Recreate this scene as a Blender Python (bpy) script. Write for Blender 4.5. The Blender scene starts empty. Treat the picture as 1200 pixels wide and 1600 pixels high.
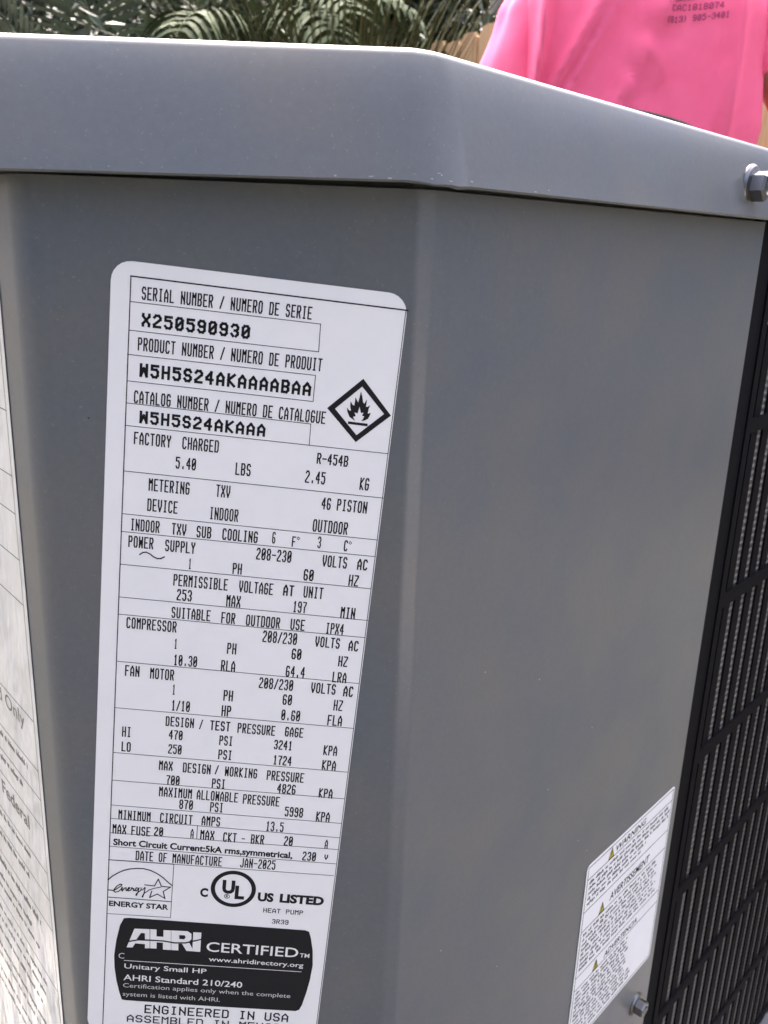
import bpy, bmesh, math, random
from mathutils import Vector, Matrix, noise
from mathutils.bvhtree import BVHTree
random.seed(11)
R = math.radians
scene = bpy.context.scene
C = scene.collection

# ------------------------------------------------------------ camera, sky, sun, exposure
H = 1.10                                   # camera height above the ground
PITCH, ROLL, FPX = R(17.10), R(-2.154), 1403.6
AZ0, AZ1, AZ2 = R(-40.56), R(87.21), R(41.66)  # plan directions of the left, corner and right faces
cp, sp = math.cos(PITCH), math.sin(PITCH)
F = Vector((0, cp, -sp)); X0 = Vector((1, 0, 0)); D0 = F.cross(X0)
RX = math.cos(ROLL) * X0 + math.sin(ROLL) * D0
DN = -math.sin(ROLL) * X0 + math.cos(ROLL) * D0
cam_d = bpy.data.cameras.new("camera"); cam = bpy.data.objects.new("camera", cam_d); C.objects.link(cam)
cam.matrix_world = Matrix(((RX.x, -DN.x, -F.x, 0), (RX.y, -DN.y, -F.y, 0), (RX.z, -DN.z, -F.z, H), (0, 0, 0, 1)))
cam_d.sensor_width = 36; cam_d.lens = FPX / 1600 * 36
cam_d.clip_start = 0.02; cam_d.clip_end = 500
cam_d.dof.use_dof = True; cam_d.dof.focus_distance = 0.42; cam_d.dof.aperture_fstop = 23
scene.camera = cam

SUN_EL, SUN_AZ = R(62), R(-8)            # azimuth measured from +Y towards +X
world = bpy.data.worlds.new("World"); scene.world = world; world.use_nodes = True
wn = world.node_tree.nodes; wl = world.node_tree.links
sky = wn.new("ShaderNodeTexSky"); sky.sky_type = 'NISHITA'; sky.sun_disc = False
sky.sun_elevation = SUN_EL; sky.sun_rotation = SUN_AZ
sky.air_density = 0.45; sky.dust_density = 9.0; sky.ozone_density = 0.0
wl.new(sky.outputs[0], wn["Background"].inputs[0]); wn["Background"].inputs[1].default_value = 0.15
sun_d = bpy.data.lights.new("sun", 'SUN'); sun_d.energy = 0.9; sun_d.angle = R(35); sun_d.color = (1.0, 0.95, 0.88)
sun = bpy.data.objects.new("sun", sun_d); C.objects.link(sun)
sdir = Vector((math.sin(SUN_AZ) * math.cos(SUN_EL), math.cos(SUN_AZ) * math.cos(SUN_EL), math.sin(SUN_EL)))
sun.rotation_euler = sdir.to_track_quat('Z', 'Y').to_euler()
scene.view_settings.view_transform = 'Standard'; scene.view_settings.look = 'None'
scene.view_settings.exposure = 2.92; scene.view_settings.gamma = 1.0
scene.view_settings.use_curve_mapping = False

# ------------------------------------------------------------ helpers
def tag(o, label=None, cat=None, group=None, kind=None):
    if label: o['label'] = label
    if cat: o['category'] = cat
    if group: o['group'] = group
    if kind: o['kind'] = kind
    return o

def empty(name, loc, label=None, cat=None, group=None, rz=0.0):
    o = bpy.data.objects.new(name, None); C.objects.link(o)
    o.location = loc; o.rotation_euler = (0, 0, rz); o.empty_display_size = 0.1
    return tag(o, label, cat, group)

def mesh_obj(name, vs, fs, mat, parent=None, smooth=False, local=None):
    me = bpy.data.meshes.new(name); me.from_pydata([tuple(v) for v in vs], [], fs); me.update()
    if mat: me.materials.append(mat)
    if smooth:
        me.polygons.foreach_set('use_smooth', [True] * len(me.polygons))
    return link(name, me, parent, local)

def link(name, me, parent=None, local=None):
    o = bpy.data.objects.new(name, me); C.objects.link(o)
    if parent: o.parent = parent
    if local is not None: o.matrix_local = local
    return o

def mat(name, col, rough=0.5, metal=0.0, spec=0.5, sss=0.0):
    m = bpy.data.materials.new(name); m.use_nodes = True
    b = m.node_tree.nodes["Principled BSDF"]
    b.inputs["Base Color"].default_value = (*col, 1); b.inputs["Roughness"].default_value = rough
    b.inputs["Metallic"].default_value = metal; b.inputs["Specular IOR Level"].default_value = spec
    return m

class N:
    """tiny node helper"""
    def __init__(s, m): s.t = m.node_tree; s.b = s.t.nodes["Principled BSDF"]
    def new(s, k, **kw):
        n = s.t.nodes.new(k)
        for a, v in kw.items(): setattr(n, a, v)
        return n
    def coord(s, scale=(1, 1, 1), out="Object"):
        tc = s.new("ShaderNodeTexCoord"); mp = s.new("ShaderNodeMapping"); mp.inputs["Scale"].default_value = scale
        s.t.links.new(tc.outputs[out], mp.inputs[0]); return mp.outputs[0]
    def noise(s, vec, scale, detail=4, rough=0.55):
        n = s.new("ShaderNodeTexNoise"); n.inputs["Scale"].default_value = scale
        n.inputs["Detail"].default_value = detail; n.inputs["Roughness"].default_value = rough
        s.t.links.new(vec, n.inputs["Vector"]); return n.outputs["Fac"]
    def ramp(s, fac, stops):
        r = s.new("ShaderNodeValToRGB"); e = r.color_ramp.elements
        while len(e) < len(stops): e.new(0.5)
        for q, (p, c) in zip(e, stops): q.position = p; q.color = (*c, 1) if len(c) == 3 else c
        s.t.links.new(fac, r.inputs[0]); return r.outputs[0]
    def mix(s, fac, a, b, mode='MIX'):
        n = s.new("ShaderNodeMixRGB", blend_type=mode)
        for i, v in enumerate((fac, a, b)):
            if isinstance(v, (int, float)): n.inputs[i].default_value = v
            elif isinstance(v, tuple): n.inputs[i].default_value = (*v, 1)
            else: s.t.links.new(v, n.inputs[i])
        return n.outputs[0]
    def bump(s, hgt, strength, dist):
        n = s.new("ShaderNodeBump"); n.inputs["Strength"].default_value = strength; n.inputs["Distance"].default_value = dist
        s.t.links.new(hgt, n.inputs["Height"]); s.t.links.new(n.outputs[0], s.b.inputs["Normal"]); return n
    def set(s, sock, out): s.t.links.new(out, s.b.inputs[sock])

G3 = lambda v: (v, v, v)

# ------------------------------------------------------------ materials
paint = mat("grey_paint", (0.15, 0.155, 0.165), 0.36, 0.0, 0.36)
n = N(paint); co = n.coord()
refl_cloud = n.noise(co, 14, 3)
base = n.ramp(refl_cloud, [(0.3, (0.098, 0.111, 0.132)), (0.5, (0.110, 0.118, 0.132)), (0.7, (0.122, 0.124, 0.129))])  # bluish and warm cloudy reflections put into the base colour
vo = n.new("ShaderNodeTexVoronoi"); vo.inputs["Scale"].default_value = 75; n.t.links.new(co, vo.inputs["Vector"])
wv = n.new("ShaderNodeTexWhiteNoise"); n.t.links.new(vo.outputs["Position"], wv.inputs["Vector"])
near = n.ramp(vo.outputs["Distance"], [(0.022, G3(1)), (0.038, G3(0))])
pick = n.ramp(wv.outputs["Value"], [(0.88, G3(0)), (0.881, G3(1))])
chip = n.mix(1.0, near, pick, 'MULTIPLY')
grain = n.ramp(n.noise(co, 330, 3, 0.6), [(0.3, G3(0.955)), (0.7, G3(1.045))])
dust = n.ramp(n.noise(co, 900, 1), [(0.70, G3(0)), (0.76, G3(0.35))])
base = n.mix(dust, n.mix(1.0, base, grain, 'MULTIPLY'), (0.24, 0.24, 0.23))
c2 = n.mix(chip, base, (0.5, 0.5, 0.48))
pick2 = n.ramp(wv.outputs["Value"], [(0.0, G3(1)), (0.025, G3(1)), (0.026, G3(0))])
c3 = n.mix(n.mix(1.0, near, pick2, 'MULTIPLY'), c2, (0.03, 0.03, 0.03))
n.set("Base Color", c3)
rg = n.ramp(n.noise(co, 20, 3), [(0.3, G3(0.28)), (0.7, G3(0.35))]); n.set("Roughness", rg)
hb = n.mix(0.12, n.noise(co, 6, 2), n.noise(co, 520, 2)); n.bump(hb, 0.05, 0.004)

label_white = mat("label_white", (0.76, 0.77, 0.80), 0.45)
n = N(label_white); co = n.coord()
n.set("Base Color", n.ramp(n.noise(co, 40, 5), [(0.3, (0.745, 0.755, 0.79)), (0.7, (0.775, 0.78, 0.805))]))
n.bump(n.noise(co, 50, 3), 0.25, 0.0012)
film_white = mat("film_white", (0.82, 0.82, 0.80), 0.32)
n = N(film_white); co = n.coord((1, 1, 1))
n.set("Base Color", n.ramp(n.noise(co, 25, 5), [(0.35, (0.62, 0.62, 0.60)), (0.65, (0.69, 0.69, 0.68))]))
n.bump(n.noise(n.coord((1.0, 0.45, 1)), 38, 3, 0.5), 0.8, 0.009)
ink = mat("black_ink", (0.015, 0.015, 0.018), 0.6, 0.0, 0.1)
grey_ink = mat("faded_ink", (0.16, 0.155, 0.15), 0.5)
small_ink = mat("small_print_ink", (0.07, 0.07, 0.08), 0.6, 0.0, 0.1)
white_ink = mat("white_print", (0.72, 0.72, 0.74), 0.5)
dim_ink = mat("dim_white_print", (0.5, 0.5, 0.52), 0.5)
yellow_ink = mat("yellow_print", (0.55, 0.48, 0.03), 0.5)
shirt_ink = mat("shirt_print", (0.22, 0.025, 0.10), 0.9)
black_plastic = mat("black_guard", (0.006, 0.006, 0.008), 0.7, 0.0, 0.04)
zinc = mat("zinc_screw", (0.2, 0.2, 0.21), 0.3, 1.0)
N(zinc)
fins = mat("coil_fins", (0.42, 0.40, 0.38), 0.5, 0.35)
n = N(fins); co = n.coord((1, 1, 1))
w = n.new("ShaderNodeTexWave", wave_type='BANDS', bands_direction='Z'); w.inputs["Scale"].default_value = 55
w.inputs["Distortion"].default_value = 2.5; w.inputs["Detail"].default_value = 2
n.t.links.new(co, w.inputs["Vector"])
n.set("Base Color", n.ramp(w.outputs["Fac"], [(0.1, (0.10, 0.095, 0.09)), (0.9, (0.22, 0.21, 0.20))])); n.bump(w.outputs["Fac"], 0.6, 0.003)

# ------------------------------------------------------------ outline geometry of the unit (plan view)
def dirv(a): return Vector((math.sin(a), math.cos(a)))
PL = Vector((-0.14161, 0.35310))          # left end of the corner face
PM = Vector((0.01287, 0.36063))           # bend between corner face and right face
P_R = PM + dirv(AZ2) * 0.3435             # right end of the sheet metal, the coil guard goes on from here
PC = PM + dirv(AZ2) * 0.92
PD = PL + dirv(AZ0) * 0.66
Z_BASE, Z_CAP0, Z_CAP1 = 0.12, H + 0.0183, H + 0.0690

def turn_left_normal(d): return Vector((-d.y, d.x))

def offset_path(pts, radii, d, closed, seg=6):
    """polyline moved outwards by d (outside = right of travel) with its corners rounded"""
    n_ = len(pts); out = []
    for i in range(n_):
        p = pts[i]
        if not closed and i in (0, n_ - 1):
            t = (pts[1] - pts[0]) if i == 0 else (pts[-1] - pts[-2]); t.normalize()
            out.append(p - turn_left_normal(t) * d); continue
        a = (p - pts[i - 1]).normalized(); b = (pts[(i + 1) % n_] - p).normalized()
        na, nb = -turn_left_normal(a), -turn_left_normal(b)
        ang = math.acos(max(-1, min(1, a.dot(b)))); r = radii[i]
        m = (na + nb).normalized()
        cen = p - m * (r / math.cos(ang / 2))      # outline turns left: centre on the inside
        a0 = math.atan2(na.y, na.x); sw = ang if a.cross(b) > 0 else -ang
        for k in range(seg + 1):
            t = a0 + sw * k / seg
            out.append(cen + Vector((math.cos(t), math.sin(t))) * (r + d))
    return out

def sweep(name, path_fn, prof, material, parent, closed, smooth=True, wob=None):
    """prof: (outward offset, z) rows; path_fn(offset) gives the plan polyline"""
    rows = [[Vector((q.x, q.y, z)) for q in path_fn(d)] for d, z in prof]
    m_ = len(rows[0]); vs = [v for r_ in rows for v in r_]
    if wob: vs = [wob(v, i // m_) for i, v in enumerate(vs)]
    fs = []
    for j in range(len(rows) - 1):
        for i in range(m_ if closed else m_ - 1):
            k = (i + 1) % m_
            fs.append((j * m_ + i, j * m_ + k, (j + 1) * m_ + k, (j + 1) * m_ + i))
    o = mesh_obj(name, vs, fs, material, parent, smooth)
    return o

# ------------------------------------------------------------ stroke font for the dot-matrix printing
GL = {'A': '0004264440 0242', 'B': '00063645443303 3342413000', 'C': '4536160501103041', 'D': '00063645413000', 'E': '46060040 0333',
 'F': '460600 0333', 'G': '45361605011030414323', 'H': '0006 4046 0343', 'I': '1030 1636 2026', 'J': '4641301001', 'K': '0006 460340',
 'L': '060040', 'M': '0006244640', 'N': '0006 0541 4046', 'O': '011030414536160501', 'P': '00063645443303', 'R': '00063645443303 2340',
 'S': '453616050413334241301001', 'T': '0646 2620', 'U': '060110304146', 'V': '0603204346', 'W': '06002440 4046', 'X': '00014546 06054140',
 'Y': '0605234546 2320', 'Z': '064645010040', '0': '011030414536160501 1234', '1': '152620 1030', '2': '051636454401 010040',
 '3': '051636454433424130 1001 2333', '4': '3036030242', '5': '46060434434130 301001', '6': '4536160501103041423303', '7': '064645232 0'.replace(' ', ''),
 '8': '13334445361605041302011030414233', '9': '0110304145361605041333 3344', '/': '0046', '-': '0343', '(': '36242230', ')': '16242210', '.': '2021', ',': '2110', ' ': ''}

class Flat:
    """collects flat print in label millimetres, all at one small height above the label"""
    def __init__(s): s.v = []; s.f = []
    def quad(s, a, b, c, d):
        k = len(s.v); s.v += [a, b, c, d]; s.f.append((k, k + 1, k + 2, k + 3))
    def seg(s, a, b, w, ext=0.5):
        dx, dy = b[0] - a[0], b[1] - a[1]; l_ = math.hypot(dx, dy) or 1e-6
        tx, ty = dx / l_ * w * ext, dy / l_ * w * ext; nx, ny = -dy / l_ * w / 2, dx / l_ * w / 2
        s.quad((a[0] - tx - nx, a[1] - ty - ny), (b[0] + tx - nx, b[1] + ty - ny), (b[0] + tx + nx, b[1] + ty + ny), (a[0] - tx + nx, a[1] - ty + ny))
    def line(s, pts, w):
        for a, b in zip(pts, pts[1:]): s.seg(a, b, w)
    def poly(s, pts):
        k = len(s.v); s.v += list(pts); s.f.append(tuple(range(k, k + len(pts))))
    def stroke_text(s, txt, u0, v, width, cap, ratio=0.74, wt=0.2):
        n_ = len(txt); pitch = width / (n_ - 1 + ratio) if n_ > 1 else width; g = pitch * ratio
        t = wt * min(g * 1.25, cap * 0.75)
        for i, ch in enumerate(txt):
            x0 = u0 + i * pitch + t / 2; sx = (g - t) / 4; sy = (cap - t) / 6; y0 = v + t / 2
            for pl in GL.get(ch, '').split():
                p = [(x0 + int(pl[k]) * sx, y0 + int(pl[k + 1]) * sy) for k in range(0, len(pl) - 1, 2)]
                s.line(p, t)
    def make(s, name, material, parent, h_mm):
        return mesh_obj(name, [(x / 1000, y / 1000, h_mm / 1000) for x, y in s.v], s.f, material, parent)

def font_mesh(name, txt, u0, v, width, cap, material, parent, h_mm, bold=0.0, shear=0.0):
    cu = bpy.data.curves.new(name, 'FONT'); cu.body = txt; cu.size = 1.0; cu.offset = bold; cu.shear = shear
    cu.resolution_u = 3
    ob = bpy.data.objects.new(name, cu); C.objects.link(ob)
    me = bpy.data.meshes.new_from_object(ob.evaluated_get(bpy.context.evaluated_depsgraph_get()))
    bpy.data.objects.remove(ob)
    xs = [q.co.x for q in me.vertices]; x0, x1 = min(xs), max(xs)
    caph = 0.729 + 2 * bold
    sx = width / (x1 - x0); sy = cap / caph
    for q in me.vertices: q.co = ((u0 + (q.co.x - x0) * sx) / 1000, (v + (q.co.y + bold) * sy) / 1000, h_mm / 1000)
    me.materials.clear(); me.materials.append(material); me.name = name
    return link(name, me, parent)

def slab(name, pts_mm, th_mm, material, parent, local):
    n_ = len(pts_mm); vs = [(x / 1000, y / 1000, th_mm / 1000) for x, y in pts_mm] + [(x / 1000, y / 1000, 0) for x, y in pts_mm]
    fs = [tuple(range(n_))] + [(i, n_ + i, n_ + (i + 1) % n_, (i + 1) % n_) for i in range(n_)]
    return mesh_obj(name, vs, fs, material, parent, False, local)

def round_rect(x0, y0, x1, y1, r, seg=6):
    out = []
    for cx, cy, a in ((x1 - r, y1 - r, 0), (x0 + r, y1 - r, 90), (x0 + r, y0 + r, 180), (x1 - r, y0 + r, 270)):
        for k in range(seg + 1):
            t = R(a + 90 * k / seg); out.append((cx + r * math.cos(t), cy + r * math.sin(t)))
    return out

def frame3(o, x, y):
    x = Vector(x); y = Vector(y); z = x.cross(y)
    return Matrix(((x.x, y.x, z.x, o[0]), (x.y, y.y, z.y, o[1]), (x.z, y.z, z.z, o[2]), (0, 0, 0, 1)))

# ------------------------------------------------------------ ground
ground_mat = mat("patchy_ground", (0.1, 0.09, 0.06), 0.95)
n = N(ground_mat); co = n.coord()
n.set("Base Color", n.ramp(n.noise(co, 3, 8, 0.7), [(0.3, (0.03, 0.035, 0.018)), (0.55, (0.055, 0.05, 0.035)), (0.75, (0.03, 0.05, 0.016))]))
n.bump(n.noise(co, 25, 8), 0.8, 0.03)
g_o = mesh_obj("ground", [(-120, -120, 0), (120, -120, 0), (120, 120, 0), (-120, 120, 0)], [(0, 1, 2, 3)], ground_mat); tag(g_o, kind='structure')
concrete = mat("concrete", (0.34, 0.33, 0.31), 0.9)
n = N(concrete); co = n.coord(); n.set("Base Color", n.ramp(n.noise(co, 9, 8, .65), [(0.3, (0.28, 0.27, 0.25)), (0.7, (0.38, 0.37, 0.35))]))
cen = (PL + PM + PC + PD) / 4 + Vector((0.0, 0.10))
pad_c = Vector((-0.03, 0.87))
d2, d0 = dirv(AZ2), dirv(AZ0)
pad_pts = [pad_c + d2 * a + d0 * b for a, b in ((-.58, -.56), (.58, -.56), (.58, .56), (-.58, .56))]
pv = [(p.x, p.y, z) for z in (0.0, 0.075) for p in pad_pts] ; pv += [(p.x + (pad_c.x - p.x) * .015, p.y + (pad_c.y - p.y) * .015, 0.085) for p in pad_pts]
pf = []
for j in range(2):
    for i in range(4): k = (i + 1) % 4; pf.append((4 * j + i, 4 * j + k, 4 * j + 4 + k, 4 * j + 4 + i))
pf.append((8, 9, 10, 11))
pad = mesh_obj("concrete_pad", pv, pf, concrete)
tag(pad, "square concrete pad on the ground under the grey heat pump", "pad")

# pale concrete drive added out of view, for a pale streak reflected in the bend
dv0, dv1 = Vector((1.3, -0.75)), Vector((11.0, -8.3)); dvn = Vector((0.61, 0.79)) * 0.8
streak_slab = mesh_obj("driveway", [(q.x, q.y, 0.02) for q in (dv0 - dvn, dv1 - dvn, dv1 + dvn, dv0 + dvn)] + [(q.x, q.y, -0.02) for q in (dv0 - dvn, dv1 - dvn, dv1 + dvn, dv0 + dvn)],
                 [(0, 1, 2, 3), (0, 4, 5, 1), (1, 5, 6, 2), (2, 6, 7, 3), (3, 7, 4, 0)], concrete); tag(streak_slab, kind='structure')

# ------------------------------------------------------------ the heat pump
unit = empty("heat_pump", (0, 0, 0.085), "grey painted outdoor heat pump with a white rating label on its cut corner", "heat pump")
UP = Matrix.Translation((0, 0, -0.085))       # unit-local from world
def into_unit(o): o.parent = unit; o.matrix_parent_inverse = UP.copy(); return o

PE = Vector((-0.05, 1.42))
ring = [PD, PL, PM, PC, PE]
rad = [0.03, 0.020, 0.013, 0.030, 0.03]
PMa = PM - dirv(AZ1) * 0.0040; PMb = PM + d2 * 0.0040      # the bend is pressed in two close creases
wall_path = lambda d: offset_path([PD, PL, PMa, PMb, P_R], [0.03, 0.020, 0.008, 0.008, 0], d, False, 8)
o = sweep("cabinet_panel", wall_path, [(-0.006, Z_BASE), (0.0, Z_BASE), (0, 0.4), (0, 0.7), (0.0, 0.9), (0, Z_CAP0 - 0.0012), (-0.0008, Z_CAP0 - 0.0008), (-0.007, Z_CAP0 - 0.0006), (-0.007, Z_CAP0 + 0.02)], paint, None, False); into_unit(o)
# folded return at the right end of the sheet
e0 = P_R; e1 = P_R + turn_left_normal(d2) * 0.016
o = mesh_obj("panel_return", [(e0.x, e0.y, Z_BASE), (e1.x, e1.y, Z_BASE), (e1.x, e1.y, Z_CAP0 + .02), (e0.x, e0.y, Z_CAP0 + .02)], [(0, 1, 2, 3)], paint); into_unit(o)
for q in (bpy.data.objects["cabinet_panel"],): q.data.set_sharp_from_angle(angle=R(40))

cap_ring = [PD - dirv(AZ1) * 0.010, PL - dirv(AZ1) * 0.010, PM, PC, PE]
capring = lambda d: offset_path(cap_ring, [0.03, 0.012, 0.022, 0.03, 0.03], d, True, 8)
LIP = 0.0125
prof = [(LIP - 0.0062, Z_CAP0 + 0.016), (LIP - 0.0022, Z_CAP0 + 0.0006), (LIP - 0.001, Z_CAP0), (LIP, Z_CAP0 + 0.0008)]
od, oz = LIP, Z_CAP0 + 0.0008
for k in range(12):                            # skirt leaning in more and more towards the top
    th = R(16 + 9 * (k / 11) ** 4.0); od -= 0.00384 * math.sin(th); oz += 0.00384 * math.cos(th); prof.append((od, oz))
for k in range(1, 8):                          # tight rim on top of it
    t = R(24) + R(66) * k / 7
    prof.append((od - 0.0050 * (math.cos(R(24)) - math.cos(t)), oz + 0.0050 * (math.sin(t) - math.sin(R(24)))))
ZT = prof[-1][1]
prof += [(-0.030, ZT + 0.0002), (-0.052, ZT + 0.0003)]
def sag(v):
    """the cap sags a little along the right face"""
    s_ = max(0.0, min(1.0, ((v.x - PM.x) * d2.x + (v.y - PM.y) * d2.y) / 0.34)); f_ = max(0.0, min(1.0, (v.z - Z_CAP0) / 0.045))
    v.z -= 0.0135 * s_ * f_
    if (v.x - PM.x) * d2.y - (v.y - PM.y) * d2.x > -0.03: q_ = (0.0115 * min(1.0, s_ * 5.0) + 0.005 * s_) * f_; v.x += d2.y * q_; v.y -= d2.x * q_
    return v
def lip(v, row):
    hump = max(0.0, min(1.0, (v.x + 0.143) / 0.138)) if v.x < 0 else max(0.0, 1 - v.x / 0.03)
    v.z += 0.0016 * hump - 0.0010
    """small cut scars along the lower lip of the cap beside the bend"""
    sag(v)
    if row <= 3:
        s_ = (Vector((v.x, v.y)) - PM).length
        w_ = math.exp(-(s_ / 0.03) ** 2)
        v.z += w_ * 0.0016 * noise.noise(Vector((v.x * 160, v.y * 160, 0))) + 0.0006 * noise.noise(v * 45)
    return v
cap = sweep("top_cap", capring, prof, paint, None, True, True, lip); into_unit(cap)
cap.data.set_sharp_from_angle(angle=R(50))
# top plate with its round fan opening
inner = [Vector((q.x, q.y, ZT + 0.0003)) for q in capring(-0.052)]
fc = Vector((-0.03, 0.845)); FR = 0.275
m_ = len(inner); vs = list(inner); fs = []
for q in inner:
    t = math.atan2(q.y - fc.y, q.x - fc.x); vs.append(Vector((fc.x + FR * math.cos(t), fc.y + FR * math.sin(t), ZT + 0.0003)))
vs = [sag(q) for q in vs]
for i in range(m_): k = (i + 1) % m_; fs.append((i, k, m_ + k, m_ + i))
o = mesh_obj("top_plate", vs, fs, paint); into_unit(o)

def tube(pts, r, seg=6, closed=False):
    vs, fs = [], []; n_ = len(pts)
    for i, p in enumerate(pts):
        p = Vector(p); a = Vector(pts[i - 1 if (i or closed) else 0]); b = Vector(pts[(i + 1) % n_ if (i < n_ - 1 or closed) else i])
        t = (b - a).normalized(); up = Vector((0, 0, 1)) if abs(t.z) < 0.9 else Vector((1, 0, 0))
        s_ = t.cross(up).normalized(); u_ = s_.cross(t); rr = r[i] if isinstance(r, list) else r
        for k in range(seg):
            an = 2 * math.pi * k / seg; vs.append(p + (s_ * math.cos(an) + u_ * math.sin(an)) * rr)
    for i in range(n_ if closed else n_ - 1):
        j = (i + 1) % n_
        for k in range(seg):
            l_ = (k + 1) % seg; fs.append((i * seg + k, i * seg + l_, j * seg + l_, j * seg + k))
    if not closed:
        fs.append(tuple(range(seg))[::-1]); fs.append(tuple((n_ - 1) * seg + k for k in range(seg)))
    return vs, fs
def join(parts):
    vs, fs = [], []
    for v, f in parts:
        k = len(vs); vs += v; fs += [tuple(i + k for i in q) for q in f]
    return vs, fs
# domed wire fan guard
parts = []
for i, rr in enumerate([FR + 0.003 - 0.02 * k for k in range(13)]):
    zc = H + 0.0815 if i == 0 else H + 0.074
    parts.append(tube([(fc.x + rr * math.cos(2 * math.pi * k / 64), fc.y + rr * math.sin(2 * math.pi * k / 64), zc) for k in range(64)], 0.003 if i == 0 else 0.0022, 6, True))
for k in range(8):
    an = 2 * math.pi * k / 8 + .2
    parts.append(tube([(fc.x + q * FR * math.cos(an), fc.y + q * FR * math.sin(an), H + 0.0715) for q in (1, .8, .6, .4, .2, .05)], 0.003, 5))
wv_ = []; wf_ = []
for k in range(64):
    an = 2 * math.pi * k / 64; wv_ += [Vector((fc.x + (FR + .004) * math.cos(an), fc.y + (FR + .004) * math.sin(an), z)) for z in (H + .050, H + .0815)]
    l_ = (k + 1) % 64; wf_.append((2 * k, 2 * l_, 2 * l_ + 1, 2 * k + 1))
parts.append((wv_, wf_))
v, f = join(parts); o = mesh_obj("fan_guard", v, f, black_plastic, None, True); into_unit(o)
# base pan
base_path = lambda d: offset_path(ring, rad, d, True, 4)
o = sweep("base_pan", base_path, [(-0.02, 0.085), (0.004, 0.087), (0.006, 0.118), (-0.01, 0.1195)], paint, None, True, False); into_unit(o)

# coil with its black guard, on the right face past the sheet metal
def box(cx, d, nrm, s0, s1, n0, n1, z0, z1):
    """box along direction d from s0 to s1, n0..n1 along outward normal"""
    vs = []
    for z in (z0, z1):
        for s_, k in ((s0, n0), (s1, n0), (s1, n1), (s0, n1)):
            p = cx + d * s_ + nrm * k; vs.append((p.x, p.y, z))
    return vs, [(0, 3, 2, 1), (4, 5, 6, 7), (0, 1, 5, 4), (1, 2, 6, 5), (2, 3, 7, 6), (3, 0, 4, 7)]
n2 = -turn_left_normal(d2)
def into_part(o, parent): o.parent = parent; o.matrix_parent_inverse = parent.matrix_world.inverted(); return o
v, f = box(PM, d2, n2, 0.347, 0.905, -0.030, -0.0085, 0.125, Z_CAP0 + 0.01)
coil = mesh_obj("coil", v, f, fins); into_unit(coil)
v, f = join([box(PM, d2, n2, 0.3445, 0.3540, -0.012, -0.0012, 0.121, Z_CAP0 + .015), box(PM, d2, n2, 0.3545, 0.3850, -0.0085, -0.0030, 0.121, Z_CAP0 + .015),
             box(PM, d2, n2, 0.3725, 0.3750, -0.0030, -0.0018, 0.121, Z_CAP0 + .015)])
gp = mesh_obj("coil_guard", v, f, black_plastic); into_unit(gp)
for k in range(22):
    s_ = 0.3985 + 0.0237 * k
    v, f = box(PM, d2, n2, s_, s_ + 0.0127, -0.0085, -0.0068, 0.121, Z_CAP0 + .015)
    into_unit(mesh_obj("guard_bar", v, f, black_plastic)).parent = gp
for k in range(8):
    z_ = H + 0.0163 - 0.196 - 0.140 * k + 0.14
    if not 0.13 < z_ < Z_CAP0: continue
    v, f = box(PM, d2, n2, 0.3545, 0.905, -0.0072, -0.0048, z_ - 0.0055, z_ + 0.0055)
    into_unit(mesh_obj("guard_crossbar", v, f, black_plastic)).parent = gp
for q in list(gp.children): q.matrix_parent_inverse = UP.copy()
# plain sheet for the two far sides
v, f = join([box(PM, d2, n2, 0.905, 0.918, -0.04, 0.0, 0.12, Z_CAP0 + .015)])
o = mesh_obj("corner_post", v, f, paint); into_unit(o)
bk = [PC, PE, PD]
vs = []; fs = []
for i, p in enumerate(bk):
    vs += [(p.x, p.y, 0.12), (p.x, p.y, Z_CAP0 + .015)]
o = mesh_obj("back_panel", vs, [(0, 2, 3, 1), (2, 4, 5, 3)], paint); into_unit(o)

# hex-head screws
def hex_screw(name, pos, nrm, r, parent, spin=0.0):
    nrm = Vector((nrm.x, nrm.y, 0)); x = Vector((0, 0, 1)).cross(nrm).normalized(); y = nrm.cross(x)
    def ringv(r_, h_, m, hexa):
        out = []
        for k in range(m):
            an = 2 * math.pi * k / m + spin
            rr = r_ / math.cos(((an - spin) % (math.pi / 3)) - math.pi / 6) * math.cos(math.pi / 6) if hexa else r_
            out.append(Vector(pos) + x * rr * math.cos(an) + y * rr * math.sin(an) + nrm * h_)
        return out
    rows = [ringv(r * 1.45, -.0005, 24, False), ringv(r * 1.45, r * .12, 24, False), ringv(r * 1.3, r * .3, 24, False), ringv(r * 1.03, r * .36, 24, False),
            ringv(r, r * .38, 24, True), ringv(r, r * 1.15, 24, True), ringv(r * .86, r * 1.32, 24, True), ringv(r * .55, r * 1.30, 24, False), ringv(r * .4, r * 1.15, 24, False)]
    vs = [v for q in rows for v in q]; fs = []
    for j in range(len(rows) - 1):
        for k in range(24): l_ = (k + 1) % 24; fs.append((j * 24 + k, j * 24 + l_, j * 24 + 24 + l_, j * 24 + 24 + k))
    fs.append(tuple((len(rows) - 1) * 24 + k for k in range(24)))
    o = mesh_obj(name, vs, fs, zinc); o.data.polygons.foreach_set('use_smooth', [True] * len(o.data.polygons)); o.data.set_sharp_from_angle(angle=R(20))
    into_unit(o); return o
b_ = PM + d2 * 0.2865 + n2 * 0.0085
s1 = hex_screw("hex_screw", (b_.x, b_.y, H + 0.0355), n2, 0.0088, unit, 0.3)
b_ = PM + d2 * 0.3195
s2 = hex_screw("hex_screw", (b_.x, b_.y, H + 0.0163 - 0.6225), n2, 0.0070, unit, 0.5)
tag(s1, "shiny zinc hex screw in the top cap"); tag(s2, "shiny zinc hex screw in the lower right of the panel")

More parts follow.
